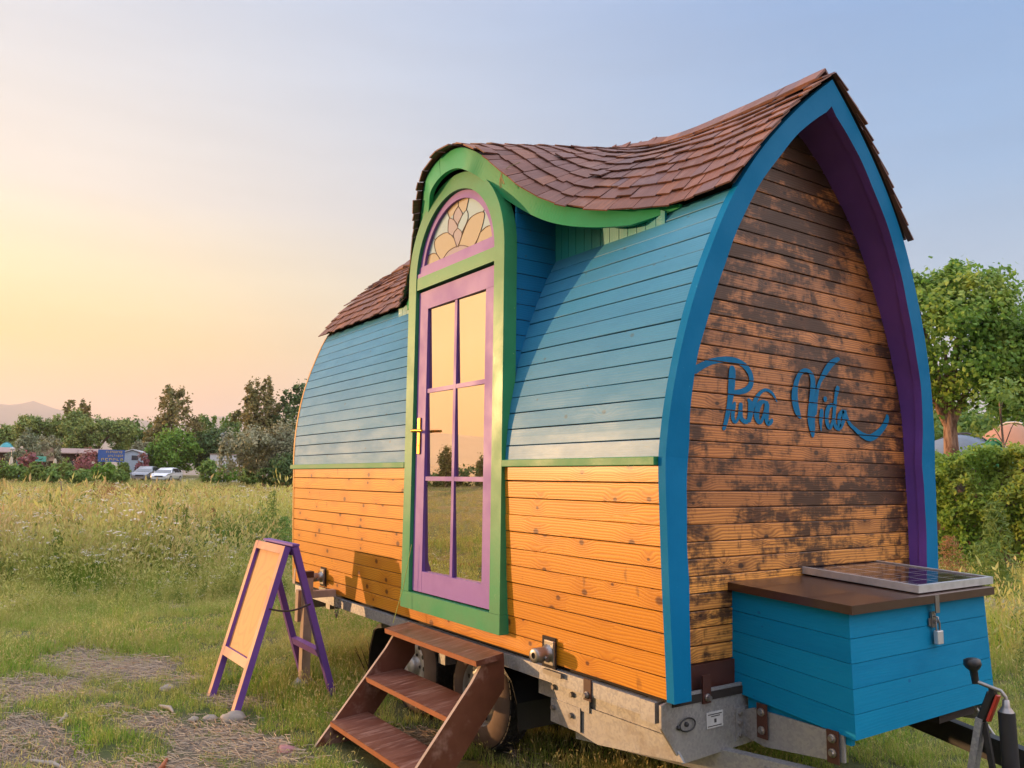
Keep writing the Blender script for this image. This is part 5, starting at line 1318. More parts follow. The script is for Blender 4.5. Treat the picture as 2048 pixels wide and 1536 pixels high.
top = hgt + (vnoise(t_ * L_h, t_ * 0, .5, 6) - .5) * .34 + (vnoise(t_ * L_h, t_ * 0, .16, 2) - .5) * .18
fr_pos = cpt + nv_ * (.55 * (1 - .15 * hz_) + bulge + rg.normal(0, .05, n))[:, None]; fr_pos[:, 2] += hz_ * top
tp_pos = cpt + nv_ * rg.uniform(-.6, .5, n)[:, None]; tp_pos[:, 2] += top + bulge * .3 + rg.normal(0, .05, n)
P_ = np.where(side[:, None] == 0, fr_pos, tp_pos); keep = vnoise(t_ * L_h, P_[:, 2], .3, 12) > .24
Nn_ = np.where(side[:, None] == 0, nv_ + np.array([0, 0, .4]), np.array([0, 0, 1.0]) + nv_ * .3)
V_, F_ = leaves(P_[keep], Nn_[keep], .075, .6, 72, .75); np_mesh('foliage', V_, F_, LM['hedge'], hd)
mb = MB(); rows = [[Vector(r0).lerp(r1_, t) + Vector(nv_) * o + Vector((0, 0, z)) for o, z in ((.25, -.1), (.3, 1.2), (.12, 1.75), (-.3, 1.7), (-.4, -.1))] for t in np.linspace(0, 1, 40)]; mb.grid(rows, 0, True); mb.build('twig_core', M['bark'], hd)
tp = at(1903, 23)
tree('linden_tree', 'round leafy tree with short thick trunk behind the hedge', tp, [(0, 0, 5.05, 1.75, 1.75, 1.6), (.5, .5, 6.1, 1.0, 1.0, .9), (-.6, -.4, 6.0, .9, .9, .85), (.9, .9, 4.7, 1.0, 1.0, 1.0), (-.8, -.7, 4.5, .8, .8, .9), (.2, .3, 6.7, .5, .5, .45)],
     24000, .112, 'lime', 3.6, .21, group=None, seed=81, clumps=110, sig=.15, fill=.55, bmat=M['bark_warm'], aspect=.85)
bt = at(2085, 24); tree('linden_tree', 'leafy tree cut off by the right edge of the photo', bt, [(0, 0, 4.4, 1.3, 1.3, 1.3), (-.4, -.6, 3.8, .7, .7, .7), (.3, .3, 5.0, .9, .9, .8)], 10000, .112, 'lime', 3.0, .16, seed=82, clumps=70, sig=.15, fill=.55, aspect=.85)
bt = at(2018, 19.5); tree('sapling', 'thin young tree in front of the tents above the hedge', bt, [(0, 0, 3.3, .45, .45, .35), (.2, .3, 2.9, .35, .35, .25), (-.25, -.3, 2.7, .3, .3, .25)], 420, .12, 'mid', 3.2, .028, 'tree', None, 83, 30, .22)
for k, (px, d, tpz, lb) in enumerate([(1840, 34, 5.4, 'darker tree standing behind the round leafy tree'), (2010, 38, 5.2, 'dim tree in shade behind the tents'), (2130, 36, 6.0, 'tree beyond the right edge behind the tents')]):
    b_ = at(px, d); tree('broadleaf_tree', lb, b_, [(0, 0, tpz * .58, 2.0, 2.0, tpz * .38), (1.3, 1.0, tpz * .5, 1.3, 1.3, 1.2), (-1.2, -.8, tpz * .55, 1.4, 1.4, 1.3)], 3600, .26, 'mid', 2.4, .16, group=None, seed=84 + k, clumps=60)
def fabric(name, c):
    N = NT(name); a = N.noise(N.obj(), 1.5, 4.0).outputs[0]; return N.fin(N.mix(a, c, tuple(x * .75 for x in c)), .7)
def dome_tent(px, d, wd, h, mats, lab, seam=0):
    p = at(px, d); o = MB(); rows = []
    for i in range(13):
        a = math.pi * i / 12; r = []
        for j in range(9):
            b = -1 + 2 * j / 8; f = max(1 - abs(b) ** 2.4, .02)
            r.append((wd / 2 * math.cos(a), b * wd * .62, h * math.sin(a) ** .8 * f))
        rows.append(r)
    o.grid(rows, 0, True)
    for b in (-.55, 0, .55): o.tube([(wd / 2 * math.cos(a) * 1.01, b * wd * .62, h * math.sin(a) ** .8 * max(1 - abs(b) ** 2.4, .02) * 1.01 + .01) for a in np.linspace(0, math.pi, 14)], .03, 6, 1)
    q = o.build('tent', mats, None, recalc=True); q.location = p; d_ = ray(px, 950); q.rotation_euler = (0, 0, math.atan2(d_.y, d_.x) + rad(60)); return tag(q, lab, 'tent')
F1 = fabric('blue grey tent cloth', (.17, .22, .30)); F2 = fabric('orange tent cloth', (.50, .24, .14)); F3 = fabric('dark piping', (.03, .04, .07)); F4 = fabric('green tent cloth', (.05, .30, .14)); F5 = fabric('turquoise cloth', (.06, .35, .40)); F6 = fabric('cream canvas', (.55, .48, .36)); F7 = fabric('white canvas', (.6, .6, .6))
dome_tent(1925, 27, 3.4, 2.8, [F1, F3], 'blue grey dome tent behind the hedge under the round tree')
dome_tent(2030, 30, 3.0, 3.25, [F2, F7], 'orange and white tent behind the hedge at the right edge')
dome_tent(1990, 25, 1.2, 2.55, [F4, F4], 'small green tent between the blue and orange tents')
dome_tent(8, 106, 2.4, 3.9, [F5, F5], 'turquoise tent top at the far left behind the cabins')

# ---- far left: cabins, billboard, mobile home, cars
def building_at(px, d, rz=None):
    p = at(px, d); d_ = ray(px, 950); o = empty('x', p, math.atan2(d_.y, d_.x) - math.pi / 2 + (rz or 0)); return o
M['cabin'] = plain('dark cabin timber', (.06, .03, .022), .85); M['cabin_roof'] = plain('pale cabin roof', (.36, .25, .22), .8); M['thatch'] = plain('thatch', (.30, .21, .15), .95)
M['home'] = plain('pale blue siding', (.42, .50, .62), .6); M['home_roof'] = plain('grey white roof', (.55, .56, .60), .6); M['win'] = stained('dark window', (.05, .06, .08))
M['bill_blue'] = plain('billboard blue', (.025, .10, .36), .5); M['bill_yellow'] = plain('billboard yellow', (.55, .40, .10), .5); M['turq'] = plain('turquoise board', (.10, .42, .33), .5)
GC = 'dark timber cabins of the campsite'
for x0, x1, rt, d, rm, lb in ((-30, 20, 917, 100, 'cabin_roof', 'dark low cabin at the left edge behind the shrubs'), (108, 152, 916, 102, 'cabin_roof', 'dark timber cabin left of the large oleander'), (166, 204, 916, 101, 'cabin_roof', 'dark timber cabin between oleander and billboard')):
    o = building_at((x0 + x1) / 2, d); o.name = 'timber_cabin'; tag(o, lb, 'cabin', GC); wd = px2m(x1 - x0, d); h = row_z(rt, d) - o.location.z
    mb = MB(); mb.box((-wd / 2, 0, -.3), (wd / 2, 3.5, h * .86)); mb.build('wall', M['cabin'], o)
    mb = MB(); mb.prism([(-wd / 2 - .3, -.4, h * .86), (wd / 2 + .3, -.4, h * .86), (wd / 2 + .3, 1.75, h * 1.03), (-wd / 2 - .3, 1.75, h * 1.03)], (0, 0, .1)); mb.prism([(-wd / 2 - .3, 1.75, h * 1.03), (wd / 2 + .3, 1.75, h * 1.03), (wd / 2 + .3, 3.9, h * .86), (-wd / 2 - .3, 3.9, h * .86)], (0, 0, .1)); mb.build('roof', M[rm], o, recalc=True)
    mb = MB(); mb.box((-wd * .2, -.03, .1), (wd * .05, -.002, h * .7)); mb.build('door', M['bark_warm'], o); mb = MB(); mb.box((wd * .2, -.03, h * .3), (wd * .38, -.002, h * .62)); mb.build('window', M['win'], o)
o = building_at(87, 96); o.name = 'thatched_hut'; tag(o, 'small hut with a pale thatched roof by the turquoise sign', 'hut'); h = row_z(913, 96) - o.location.z; wd = px2m(34, 96)
mb = MB(); mb.box((-wd * .42, .1, -.3), (wd * .42, 2.0, h * .62)); mb.build('wall', M['cabin'], o)
mb = MB(); mb.hexa([(-wd / 2, -.2, h * .58), (wd / 2, -.2, h * .58), (wd / 2, 2.3, h * .58), (-wd / 2, 2.3, h * .58), (-wd * .33, .6, h), (wd * .33, .6, h), (wd * .33, 1.5, h), (-wd * .33, 1.5, h)]); mb.build('thatched_roof', M['thatch'], o)
o = building_at(79, 84); o.name = 'sign_board'; tag(o, 'small turquoise sign board on two posts in the shrubs', 'sign'); zc = row_z(933, 84) - o.location.z; wd = px2m(16, 84); hh = px2m(9, 84)
mb = MB(); mb.box((-wd / 2, -.03, zc - hh / 2), (wd / 2, .03, zc + hh / 2)); mb.build('panel', M['turq'], o)
mb = MB(); mb.tube([(-wd * .2, -.035, zc), (-wd * .05, -.035, zc - hh * .2), (wd * .2, -.035, zc + hh * .15)], .025, 6); mb.build('mark', M['dark'], o)
for s in (-1, 1): mb = MB(); mb.tube([(s * wd * .4, .05, -.2), (s * wd * .4, .05, zc)], .04, 8); mb.build('post', M['cabin'], o)
o = building_at(220, 95); o.name = 'billboard'; tag(o, 'blue billboard with rows of yellow lettering beside the mobile home', 'billboard'); z0 = row_z(936, 95) - o.location.z; z1 = row_z(914.5, 95) - o.location.z; wd = px2m(43, 95)
mb = MB(); mb.box((-wd / 2, -.04, z0), (wd / 2, .04, z1)); mb.build('panel', M['bill_blue'], o)
mb = MB(); q = random.Random(5)
for row, (f0, f1, hh, n_) in enumerate([(.30, .92, .17, 9), (.38, .96, .17, 8), (.14, .99, .20, 6)]):
    zc = z1 - (z1 - z0) * (.18 + .31 * row)
    for k in range(n_):
        xa = -wd / 2 + wd * (f0 + (f1 - f0) * k / n_); wl = wd * (f1 - f0) / n_ * .66; hl_ = (z1 - z0) * hh * .5; yy = -.046
        mb.box((xa, yy - .01, zc - hl_), (xa + wl * .28, yy + .005, zc + hl_))
        if q.random() < .75: mb.box((xa + wl * .29, yy - .009, zc + hl_ * .55), (xa + wl, yy + .005, zc + hl_))
        if q.random() < .6: mb.box((xa + wl * .29, yy - .009, zc - hl_), (xa + wl, yy + .005, zc - hl_ * .55))
        if q.random() < .5: mb.box((xa + wl * .72, yy - .008, zc - hl_ * .5), (xa + wl, yy + .005, zc + hl_ * .5))
mb.build('lettering', M['bill_yellow'], o)
for s in (-.9, 0, .9): mb = MB(); mb.tube([(s * wd * .45, .1, -.3), (s * wd * .45, .1, z1)], .05, 8); mb.build('post', M['cabin'], o)
o = building_at(262, 96, rad(-8)); o.name = 'mobile_home'; tag(o, 'white mobile home with low gable and one dark window', 'mobile home'); h = row_z(913.5, 96) - o.location.z; wd = px2m(42, 96); hw = row_z(921, 96) - o.location.z
mb = MB(); mb.prism([(-wd / 2, 0, -.2), (wd / 2, 0, -.2), (wd / 2, 0, hw), (0, 0, h - .08), (-wd / 2, 0, hw)], (0, 7, 0)); mb.build('wall', M['home'], o, recalc=True)
mb = MB(); mb.prism([(-wd / 2 - .15, -.2, hw - .03), (0, -.2, h - .02), (0, -.2, h + .08), (-wd / 2 - .15, -.2, hw + .07)], (0, 7.4, 0)); mb.prism([(wd / 2 + .15, -.2, hw - .03), (0, -.2, h - .02), (0, -.2, h + .08), (wd / 2 + .15, -.2, hw + .07)], (0, 7.4, 0)); mb.build('roof', M['home_roof'], o, recalc=True)
mb = MB(); wz_ = row_z(928, 96) - o.location.z; mb.box((-.05, -.03, wz_ - .25), (.6, -.002, wz_ + .25)); mb.build('window', M['win'], o)
o = building_at(450, 84); o.name = 'low_wall'; tag(o, 'low whitish wall seen under the dark tree', 'wall'); z0 = row_z(928, 84) - o.location.z; z1 = row_z(919, 84) - o.location.z; wd = px2m(56, 84)
mb = MB(); mb.box((-wd / 2, 0, -.3), (wd / 2, .25, z1)); mb.build('wall_face', M['home_roof'], o); mb = MB(); mb.box((-wd / 2 - .05, -.05, z1), (wd / 2 + .05, .3, z1 + .08)); mb.build('coping', M['cabin_roof'], o)
for px, lb in ((20, 'closed cream parasol at the far left below the white lamp'), (108, 'small closed cream parasol right of the thatched hut'), (185, 'closed cream parasol beside the billboard')):
    o = building_at(px, 86); o.name = 'closed_parasol'; tag(o, lb, 'parasol', 'closed cream parasols'); zt = row_z(930 if px < 50 else 932, 86) - o.location.z
    mb = MB(); mb.lathe([(.03, zt), (.10, zt - .1), (.22, zt - .9), (.26, zt - 1.1), (.05, zt - 1.1)], (0, 0, 0), (0, 0, 1), 8); mb.build('canopy', F6, o); mb = MB(); mb.tube([(0, 0, -.2), (0, 0, zt + .1)], .025, 8); mb.build('pole', M['cabin'], o)
o = building_at(20, 90); o.name = 'lamp_post'; tag(o, 'white globe lamp on a thin post at the far left', 'lamp post'); zt = row_z(917, 90) - o.location.z
mb = MB(); mb.tube([(0, 0, -.2), (0, 0, zt - .15)], .03, 8); mb.build('post', M['steel'], o); mb = MB(); mb.lathe([(0, -.17), (.13, -.12), (.18, 0), (.13, .12), (0, .17)], (0, 0, zt), (0, 0, 1), 14); mb.build('globe', F7, o)
def carpaint(name, c):
    N = NT(name); return N.fin(c, .3, None, Metallic=.3, Coat_Weight=1.0, Coat_Roughness=.06)
M['silver_car'] = carpaint('silver car paint', (.20, .21, .24)); M['white_car'] = carpaint('white car paint', (.66, .67, .70)); M['car_glass'] = stained('car glass', (.03, .035, .045)); M['headlamp'] = stained('headlamp glass', (.5, .5, .52))
def car(px, d, rz, Lc, Wc, Hc, paint_, lab, suv):
    o = building_at(px, d, rz); o.name = 'parked_car'; tag(o, lab, 'car', 'two cars parked at the field edge')
    # sections along x (front at -x): (x, half width, bonnet height, cabin height, cabin half width)
    S_ = [(-.50, .38, .40, .40), (-.485, .45, .50, .50), (-.44, .485, .57, .57), (-.28, .50, .62, .63), (-.20, .50, .64, .74), (-.08, .50, .65, .97), (.05, .50, .66, 1.0), (.25, .50, .67, .985), (.38, .495, .68, .93 if suv else .88), (.455, .48, .68, .74), (.49, .46, .66, .66), (.50, .42, .5, .5)]
    rows = []
    for x, hw_, hb_, hc_ in S_:
        X = x * Lc; w_ = hw_ * Wc; hb_ *= Hc; hc_ *= Hc; g = .20 * Hc; cw = w_ * (1 - .30 * max(hc_ - hb_, 0) / Hc / .35)
        half = [(w_ * .9, g), (w_, g + .12), (w_, (g + hb_) / 2 + .1), (w_ * .97, hb_), (cw, hb_ + (hc_ - hb_) * .88), (cw * .86, hc_)]
        rows.append([(X, y, z) for y, z in half] + [(X, -y, z) for y, z in half[::-1]])
    mb = MB(); mb.grid(rows, 0, True, closed=True); mb.face(rows[0]); mb.face(rows[-1]); mb.build('body', paint_, o, recalc=True)
    def sec(i): return rows[i]
    g_ = MB()
    def inset(q, k=.1, out=.012):
        q = [Vector(p) for p in q]; c = sum(q, Vector()) / 4; n_ = (q[1] - q[0]).cross(q[3] - q[0]).normalized(); n_ = n_ if n_.dot(c - Vector((0, 0, .6))) > 0 else -n_
        return [p.lerp(c, k) + n_ * out for p in q]
    a, b = rows[4], rows[5]
    for i, j in ((4, 7),): g_.face(inset([rows[3][4], rows[3][7], rows[5][7], rows[5][4]], .05)); 
    g_.build('windscreen', M['car_glass'], o)
    for s in (0, 1):
        q = MB(); k3, k4 = (3, 4) if s == 0 else (8, 7)
        for i0_, i1_ in ((4, 5), (5, 7), (7, 8)):
            A_ = [rows[i0_][k3], rows[i1_][k3], rows[i1_][k4], rows[i0_][k4]]; q.face(inset(A_, .07))
        q.build('side_window', M['car_glass'], o)
        hl2 = MB(); yb = (1 if s == 0 else -1) * Wc * .38; hl2.hexa([(-.492 * Lc, yb - .16, .46 * Hc), (-.47 * Lc, yb + .10 * (1 if s == 0 else -1), .46 * Hc), (-.44 * Lc, yb + .1 * (1 if s == 0 else -1), .47 * Hc), (-.45 * Lc, yb - .16, .47 * Hc), (-.485 * Lc, yb - .16, .535 * Hc), (-.455 * Lc, yb + .10 * (1 if s == 0 else -1), .55 * Hc), (-.42 * Lc, yb + .1 * (1 if s == 0 else -1), .55 * Hc), (-.44 * Lc, yb - .16, .54 * Hc)]); hl2.build('headlight', M['headlamp'], o, recalc=True)
        for xw in (-.30, .29):
            f = 1 if s == 0 else -1; wq = MB(); wq.lathe([(0, .01), (.19, .012), (.21, .02), (.31, .015), (.33, -.02), (.33, -.2)], (xw * Lc, f * Wc * .5, .33), (0, f, 0), 22, 0); wo = wq.build('wheel', M['rubber'], o)
            wq = MB(); wq.lathe([(0, .026), (.18, .022), (.2, .014)], (xw * Lc, f * Wc * .5, .33), (0, f, 0), 16); wq.build('rim', M['rim'], wo)
        mr = MB(); f = 1 if s == 0 else -1; mr.box((-.19 * Lc, min(f * Wc * .5, f * Wc * .58), .62 * Hc), (-.165 * Lc, max(f * Wc * .5, f * Wc * .58), .72 * Hc), 0, None, .02); mr.build('mirror', paint_, o)
    gr = MB(); gr.box((-.507 * Lc, -Wc * .22, .36 * Hc), (-.49 * Lc, Wc * .22, .44 * Hc)); gr.build('grille', M['black'], o)
    return o
car(293, 90, rad(72), 4.1, 1.78, 1.58, M['silver_car'], 'silver car with a dark side, the left of two cars behind the meadow', True)
car(334, 86, rad(68), 3.9, 1.72, 1.44, M['white_car'], 'white hatchback, the right of two cars behind the meadow', False)

# ================================================================ grass: clumps of real blades, scattered
def grass_mat(name, g1, g2, dry, scale=.35, bias=0.0, trans=.4):
    N = NT(name); pos = N.n('ShaderNodeNewGeometry').outputs['Position']; oi = N.n('ShaderNodeObjectInfo').outputs['Random']; isl = N.island()
    a = N.noise(pos, scale, 4.0, .6).outputs[0]; b = N.noise(pos, scale * 6, 3.0).outputs[0]
    c = N.mix(N.mapr(oi, 0, 1), g1, g2)
    k = N.math('ADD', N.math('ADD', N.math('MULTIPLY', a, .8), N.math('MULTIPLY', b, .35)), N.math('ADD', N.math('MULTIPLY', isl, .22), bias))
    c = N.mix(N.mapr(k, .56, .86), c, dry)
    N.fin(c, .6, Specular_IOR_Level=.25)
    tr = N.n('ShaderNodeBsdfTranslucent', c); mxs = N.n('ShaderNodeMixShader', trans, N.b.outputs[0], tr.outputs[0]); N.t.links.new(mxs.outputs[0], N.o.inputs[0]); return N.m
GM = [grass_mat('lawn blades', (.16, .35, .028), (.29, .43, .042), (.52, .48, .14), .5, 0, .45), grass_mat('meadow blades', (.16, .35, .03), (.30, .43, .05), (.54, .48, .14), .3, 0, .45),
      grass_mat('dry stalks', (.54, .50, .17), (.44, .37, .12), (.58, .42, .2), .2), grass_mat('seed heads', (.62, .62, .22), (.52, .54, .16), (.66, .5, .26), .2),
      grass_mat('white umbels', (.8, .78, .7), (.75, .72, .64), (.7, .6, .5), .3), grass_mat('rusty heads', (.36, .17, .09), (.30, .15, .08), (.38, .22, .11), .3), grass_mat('weed foliage', (.07, .17, .026), (.12, .22, .036), (.24, .28, .06), .3)]
def blades(n, R, h0, h1, wd, bend, seed, lean_=.25):
    r = np.random.default_rng(seed); a = r.uniform(0, 2 * np.pi, n); q = R * np.sqrt(r.random(n)); base = np.stack([q * np.cos(a), q * np.sin(a), np.zeros(n)], 1)
    h = r.uniform(h0, h1, n); d = r.uniform(0, 2 * np.pi, n); out_ = np.stack([np.cos(d), np.sin(d), np.zeros(n)], 1); s = np.stack([-np.sin(d), np.cos(d), np.zeros(n)], 1)
    bd = r.uniform(.3, 1, n) * bend; ln = r.uniform(-lean_, lean_, n)
    V = []; 
    for k, t in enumerate((0, .45, .8, 1.0)):
        p = base + out_ * ((ln * t + bd * t * t) * h)[:, None] + np.array([0, 0, 1.0]) * (h * (t - .35 * bd * t * t))[:, None]
        w_ = wd * (1 - .9 * t ** 1.5); V += [p - s * w_ / 2, p + s * w_ / 2]
    V = np.stack(V, 1); tips = V[:, 6]; tdir = V[:, 6] - V[:, 4]
    F = np.array([[0, 1, 3, 2], [2, 3, 5, 4], [4, 5, 7, 6]])[None] + np.arange(n)[:, None, None] * 8
    return V.reshape(-1, 3), F.reshape(-1, 4), tips, tdir / (np.linalg.norm(tdir, axis=1)[:, None] + 1e-9)
def heads(tips, tdir, ln, wd, frac, seed):
    r = np.random.default_rng(seed); k = r.random(len(tips)) < frac; p = tips[k]; d = tdir[k] + r.normal(0, .15, (k.sum(), 3)); d /= np.linalg.norm(d, axis=1)[:, None]
    V = []; F = []; n = len(p); L_ = (ln * r.uniform(.6, 1.3, n))[:, None]
    for j in range(2):
        a = np.cross(d, r.normal(0, 1, (n, 3))); a /= np.linalg.norm(a, axis=1)[:, None]; 
        V.append(np.stack([p - d * L_ * .2, p + d * L_ * .35 + a * wd, p + d * L_, p + d * L_ * .35 - a * wd], 1).reshape(-1, 3)); F.append(np.arange(4 * n).reshape(-1, 4) + j * 4 * n)
    return np.concatenate(V), np.concatenate(F)
def umbels(tips, r_, frac, seed):
    r = np.random.default_rng(seed); k = r.random(len(tips)) < frac; p = tips[k]; V = []; F = []; c = 0
    for q in p:
        for _ in range(9):
            a = r.uniform(0, 6.28); rr_ = r_ * math.sqrt(r.random()); o = q + np.array([rr_ * math.cos(a), rr_ * math.sin(a), .25 * r_ - .5 * rr_ * rr_ / r_ + r.uniform(0, .006)]); s = r_ * .26
            th = r.uniform(0, 1.5); u = np.array([math.cos(th), math.sin(th), r.uniform(-.3, .3)]) * s; v = np.array([-math.sin(th), math.cos(th), r.uniform(-.3, .3)]) * s
            V += [o - u, o - v, o + u, o + v]; F.append([c, c + 1, c + 2, c + 3]); c += 4
    return np.array(V).reshape(-1, 3), np.array(F).reshape(-1, 4)
def proto(name, parts):
    """parts: (V, F, material number) -> one unlinked clump mesh"""
    V = []; F = []; MI = []; b = 0; used = []
    for v, f, mi in parts:
        if len(v) == 0: continue
        if mi not in used: used.append(mi)
        V.append(v); F.append(f + b); MI += [used.index(mi)] * len(f); b += len(v)
    o = np_mesh(name, np.concatenate(V), np.concatenate(F), [GM[i] for i in used], False); o.data.polygons.foreach_set('material_index', MI); return o
def clump_lawn(k): v, f, t, d = blades(34, .085, .03, .085, .0042, .9, 100 + k, .6); v2, f2, t2, d2 = blades(5, .08, .07, .14, .003, .7, 150 + k, .5); h = heads(t2, d2, .02, .003, .6, k); return proto('lawn_clump', [(v, f, 0), (v2, f2, 2), (*h, 3)])
def clump_green(k): v, f, t, d = blades(40, .22, .25, .60, .008, .55, 200 + k); v2, f2, t2, d2 = blades(14, .22, .5, .92, .0045, .45, 250 + k); h = heads(t2, d2, .095, .014, .95, k); return proto('meadow_clump', [(v, f, 1), (v2, f2, 2 if k % 2 else 1), (*h, 3)])
def clump_dry(k): v, f, t, d = blades(22, .24, .25, .5, .007, .5, 300 + k); v2, f2, t2, d2 = blades(22, .26, .45, .95, .005, .4, 350 + k); h = heads(t2, d2, .085, .013, .85, k); return proto('dry_clump', [(v, f, 1), (v2, f2, 2), (*h, 5 if k == 2 else 3)])
def clump_umbel(k): v, f, t, d = blades(16, .22, .25, .5, .010, .6, 400 + k); v2, f2, t2, d2 = blades(8, .25, .55, .85, .005, .2, 450 + k); u = umbels(t2, .055, .9, k); return proto('flower_clump', [(v, f, 1), (v2, f2, 1), (*u, 4)])
def clump_weed(k):
    r = np.random.default_rng(500 + k); P = []; Nn = []; st = []
    for s in range(6):
        a = r.uniform(0, 6.28); b = np.array([.16 * math.cos(a), .16 * math.sin(a), 0]) * r.random(); tip = b + np.array([r.normal(0, .08), r.normal(0, .08), r.uniform(.45, .85)])
        for q in range(26): t = r.uniform(.12, 1); P.append(b + (tip - b) * t + r.normal(0, .028, 3)); Nn.append([r.normal(), r.normal(), .8])
    v, f = leaves(np.array(P), np.array(Nn), .062, .35, 510 + k); v2, f2, t2, d2 = blades(14, .2, .3, .6, .006, .4, 520 + k); return proto('weed_clump', [(v, f, 6), (v2, f2, 1)])
def scatter(name, P, rot, scl, var, protos, label, cat):
    me = bpy.data.meshes.new(name); me.vertices.add(len(P)); me.vertices.foreach_set('co', np.asarray(P, np.float32).ravel())
    for an, ty, da in (('rot', 'FLOAT_VECTOR', np.stack([rot[:, 0], rot[:, 1], rot[:, 2]], 1)), ('scl', 'FLOAT_VECTOR', scl), ('var', 'INT', var)):
        a = me.attributes.new(an, ty, 'POINT')
        if ty == 'FLOAT_VECTOR': a.data.foreach_set('vector', np.asarray(da, np.float32).ravel())
        else: a.data.foreach_set('value', np.asarray(da, np.int32))
    o = bpy.data.objects.new(name, me); col.objects.link(o); tag(o, label, cat, kind='stuff')
    ng = bpy.data.node_groups.new(name, 'GeometryNodeTree'); ng.interface.new_socket('Geometry', in_out='INPUT', socket_type='NodeSocketGeometry'); ng.interface.new_socket('Geometry', in_out='OUTPUT', socket_type='NodeSocketGeometry')
    nd = ng.nodes; lk = ng.links; gi = nd.new('NodeGroupInput'); go = nd.new('NodeGroupOutput'); jn = nd.new('GeometryNodeJoinGeometry')
    def attr(n_, ty): q = nd.new('GeometryNodeInputNamedAttribute'); q.data_type = ty; q.inputs[0].default_value = n_; return q.outputs[0]
    ar, as_, av = attr('rot', 'FLOAT_VECTOR'), attr('scl', 'FLOAT_VECTOR'), attr('var', 'INT')
    e2r = nd.new('FunctionNodeEulerToRotation'); lk.new(ar, e2r.inputs[0])
    for i, p in enumerate(protos):
        oi = nd.new('GeometryNodeObjectInfo'); oi.inputs['Object'].default_value = p; oi.inputs['As Instance'].default_value = True
        cmp_ = nd.new('FunctionNodeCompare'); cmp_.data_type = 'INT'; cmp_.operation = 'EQUAL'; lk.new(av, cmp_.inputs[2]); cmp_.inputs[3].default_value = i
        ip = nd.new('GeometryNodeInstanceOnPoints'); lk.new(gi.outputs[0], ip.inputs['Points']); lk.new(cmp_.outputs[0], ip.inputs['Selection']); lk.new(oi.outputs['Geometry'], ip.inputs['Instance']); lk.new(e2r.outputs[0], ip.inputs['Rotation']); lk.new(as_, ip.inputs['Scale'])
        lk.new(ip.outputs[0], jn.inputs[0])
    lk.new(jn.outputs[0], go.inputs[0]); md = o.modifiers.new('scatter', 'NODES'); md.node_group = ng; return o
def bearing_pts(px0, px1, d0, d1, n, mode, rg):
    px = rg.uniform(px0, px1, n); u = rg.random(n)
    if mode == 'row': d = 1 / (1 / d0 + u * (1 / d1 - 1 / d0))
    elif mode == 'log': d = d0 * (d1 / d0) ** u
    else: d = np.sqrt(d0 * d0 + u * (d1 * d1 - d0 * d0))
    k = np.stack([px - 1024, np.full(n, 182.0), np.full(n, F_PX)], 1); C_ = np.array(CR); w_ = k @ C_; w_ = w_[:, :2] / np.hypot(w_[:, 0], w_[:, 1])[:, None]
    x = CAM.x + w_[:, 0] * d; y = CAM.y + w_[:, 1] * d; return px, d, x, y
def finish(x, y, sc, rg, var, tilt=.12):
    n = len(x); z = gz(x, y); P = np.stack([x, y, z - .005], 1); rot = np.stack([rg.normal(0, tilt, n), rg.normal(0, tilt, n), rg.uniform(0, 6.28, n)], 1)
    s = np.stack([sc * rg.uniform(.85, 1.2, n), sc * rg.uniform(.85, 1.2, n), sc * rg.uniform(.75, 1.25, n)], 1); return P, rot, s, var
def clear_of(x, y):
    """keeps clumps out of wheels, post, steps"""
    k = np.ones(len(x), bool)
    for cx in (-1.63, -2.44):
        for cy_ in (.22, 1.84): k &= ~((np.abs(x - cx) < .2) & (np.abs(y - cy_) < .14))
    k &= ~((x > -2.25) & (x < -1.1) & (y > -.62) & (y < -.02))
    k &= np.hypot(x + 3.5, y + .2) > .13
    return k
rg = np.random.default_rng(5)
lawn = [clump_lawn(k) for k in range(4)]
X_, Y_ = [], []
for a in [(-260, 760, 3.2, 12.5, 6200, 'area'), (600, 1300, 3.6, 9.5, 2600, 'area'), (1250, 2300, 1.5, 7, 2600, 'area'), (1680, 2350, 5, 16, 3600, 'area')]:
    _, _, x, y = bearing_pts(*a, rg); X_.append(x); Y_.append(y)
x = rg.uniform(-12, 2.2, 2600); y = rg.uniform(-9, -.2, 2600); X_.append(x); Y_.append(y)
x = np.concatenate(X_); y = np.concatenate(Y_); b = bare(x, y); ds = np.hypot(x - CAM.x, y - CAM.y)
k = (rg.random(len(x)) > b * .74) & clear_of(x, y) & (ds > 1.3); x, y, b = x[k], y[k], b[k]
sc = (.5 + .8 * vnoise(x, y, .8, 7)) * (1 - .35 * b); sc *= 1 + .5 * sstep(7, 12, np.hypot(x - CAM.x, y - CAM.y))
scatter('short_grass', *finish(x, y, sc, rg, rg.integers(0, 4, len(x))), lawn, 'short green and yellow grass round the trailer', 'grass')
PR = [clump_green(0), clump_green(1), clump_green(2), clump_dry(0), clump_dry(1), clump_dry(2), clump_umbel(0), clump_umbel(1), clump_weed(0), clump_weed(1)]
A = []
for a in [(-280, 700, 8.0, 95, 4900, 'row'), (-280, 700, 9.3, 95, 5600, 'log'), (-280, 700, 20, 95, 4200, 'area')]: A.append(bearing_pts(*a, rg))
px, d, x, y = [np.concatenate(q) for q in zip(*A)]
edge = 9.3 + 3.6 * (vnoise(x, y, 1.9, 1) - .5) + 1.6 * (vnoise(x, y, .6, 2) - .5) + 1.2 * sstep(300, 650, px)
k = d > edge; px, d, x, y, edge = px[k], d[k], x[k], y[k], edge[k]
dryness = sstep(18, 40, d) * .44 + .35 * (vnoise(x, y, 3.0, 4) - .5) - .25 * sstep(380, 600, px) * sstep(40, 20, d)
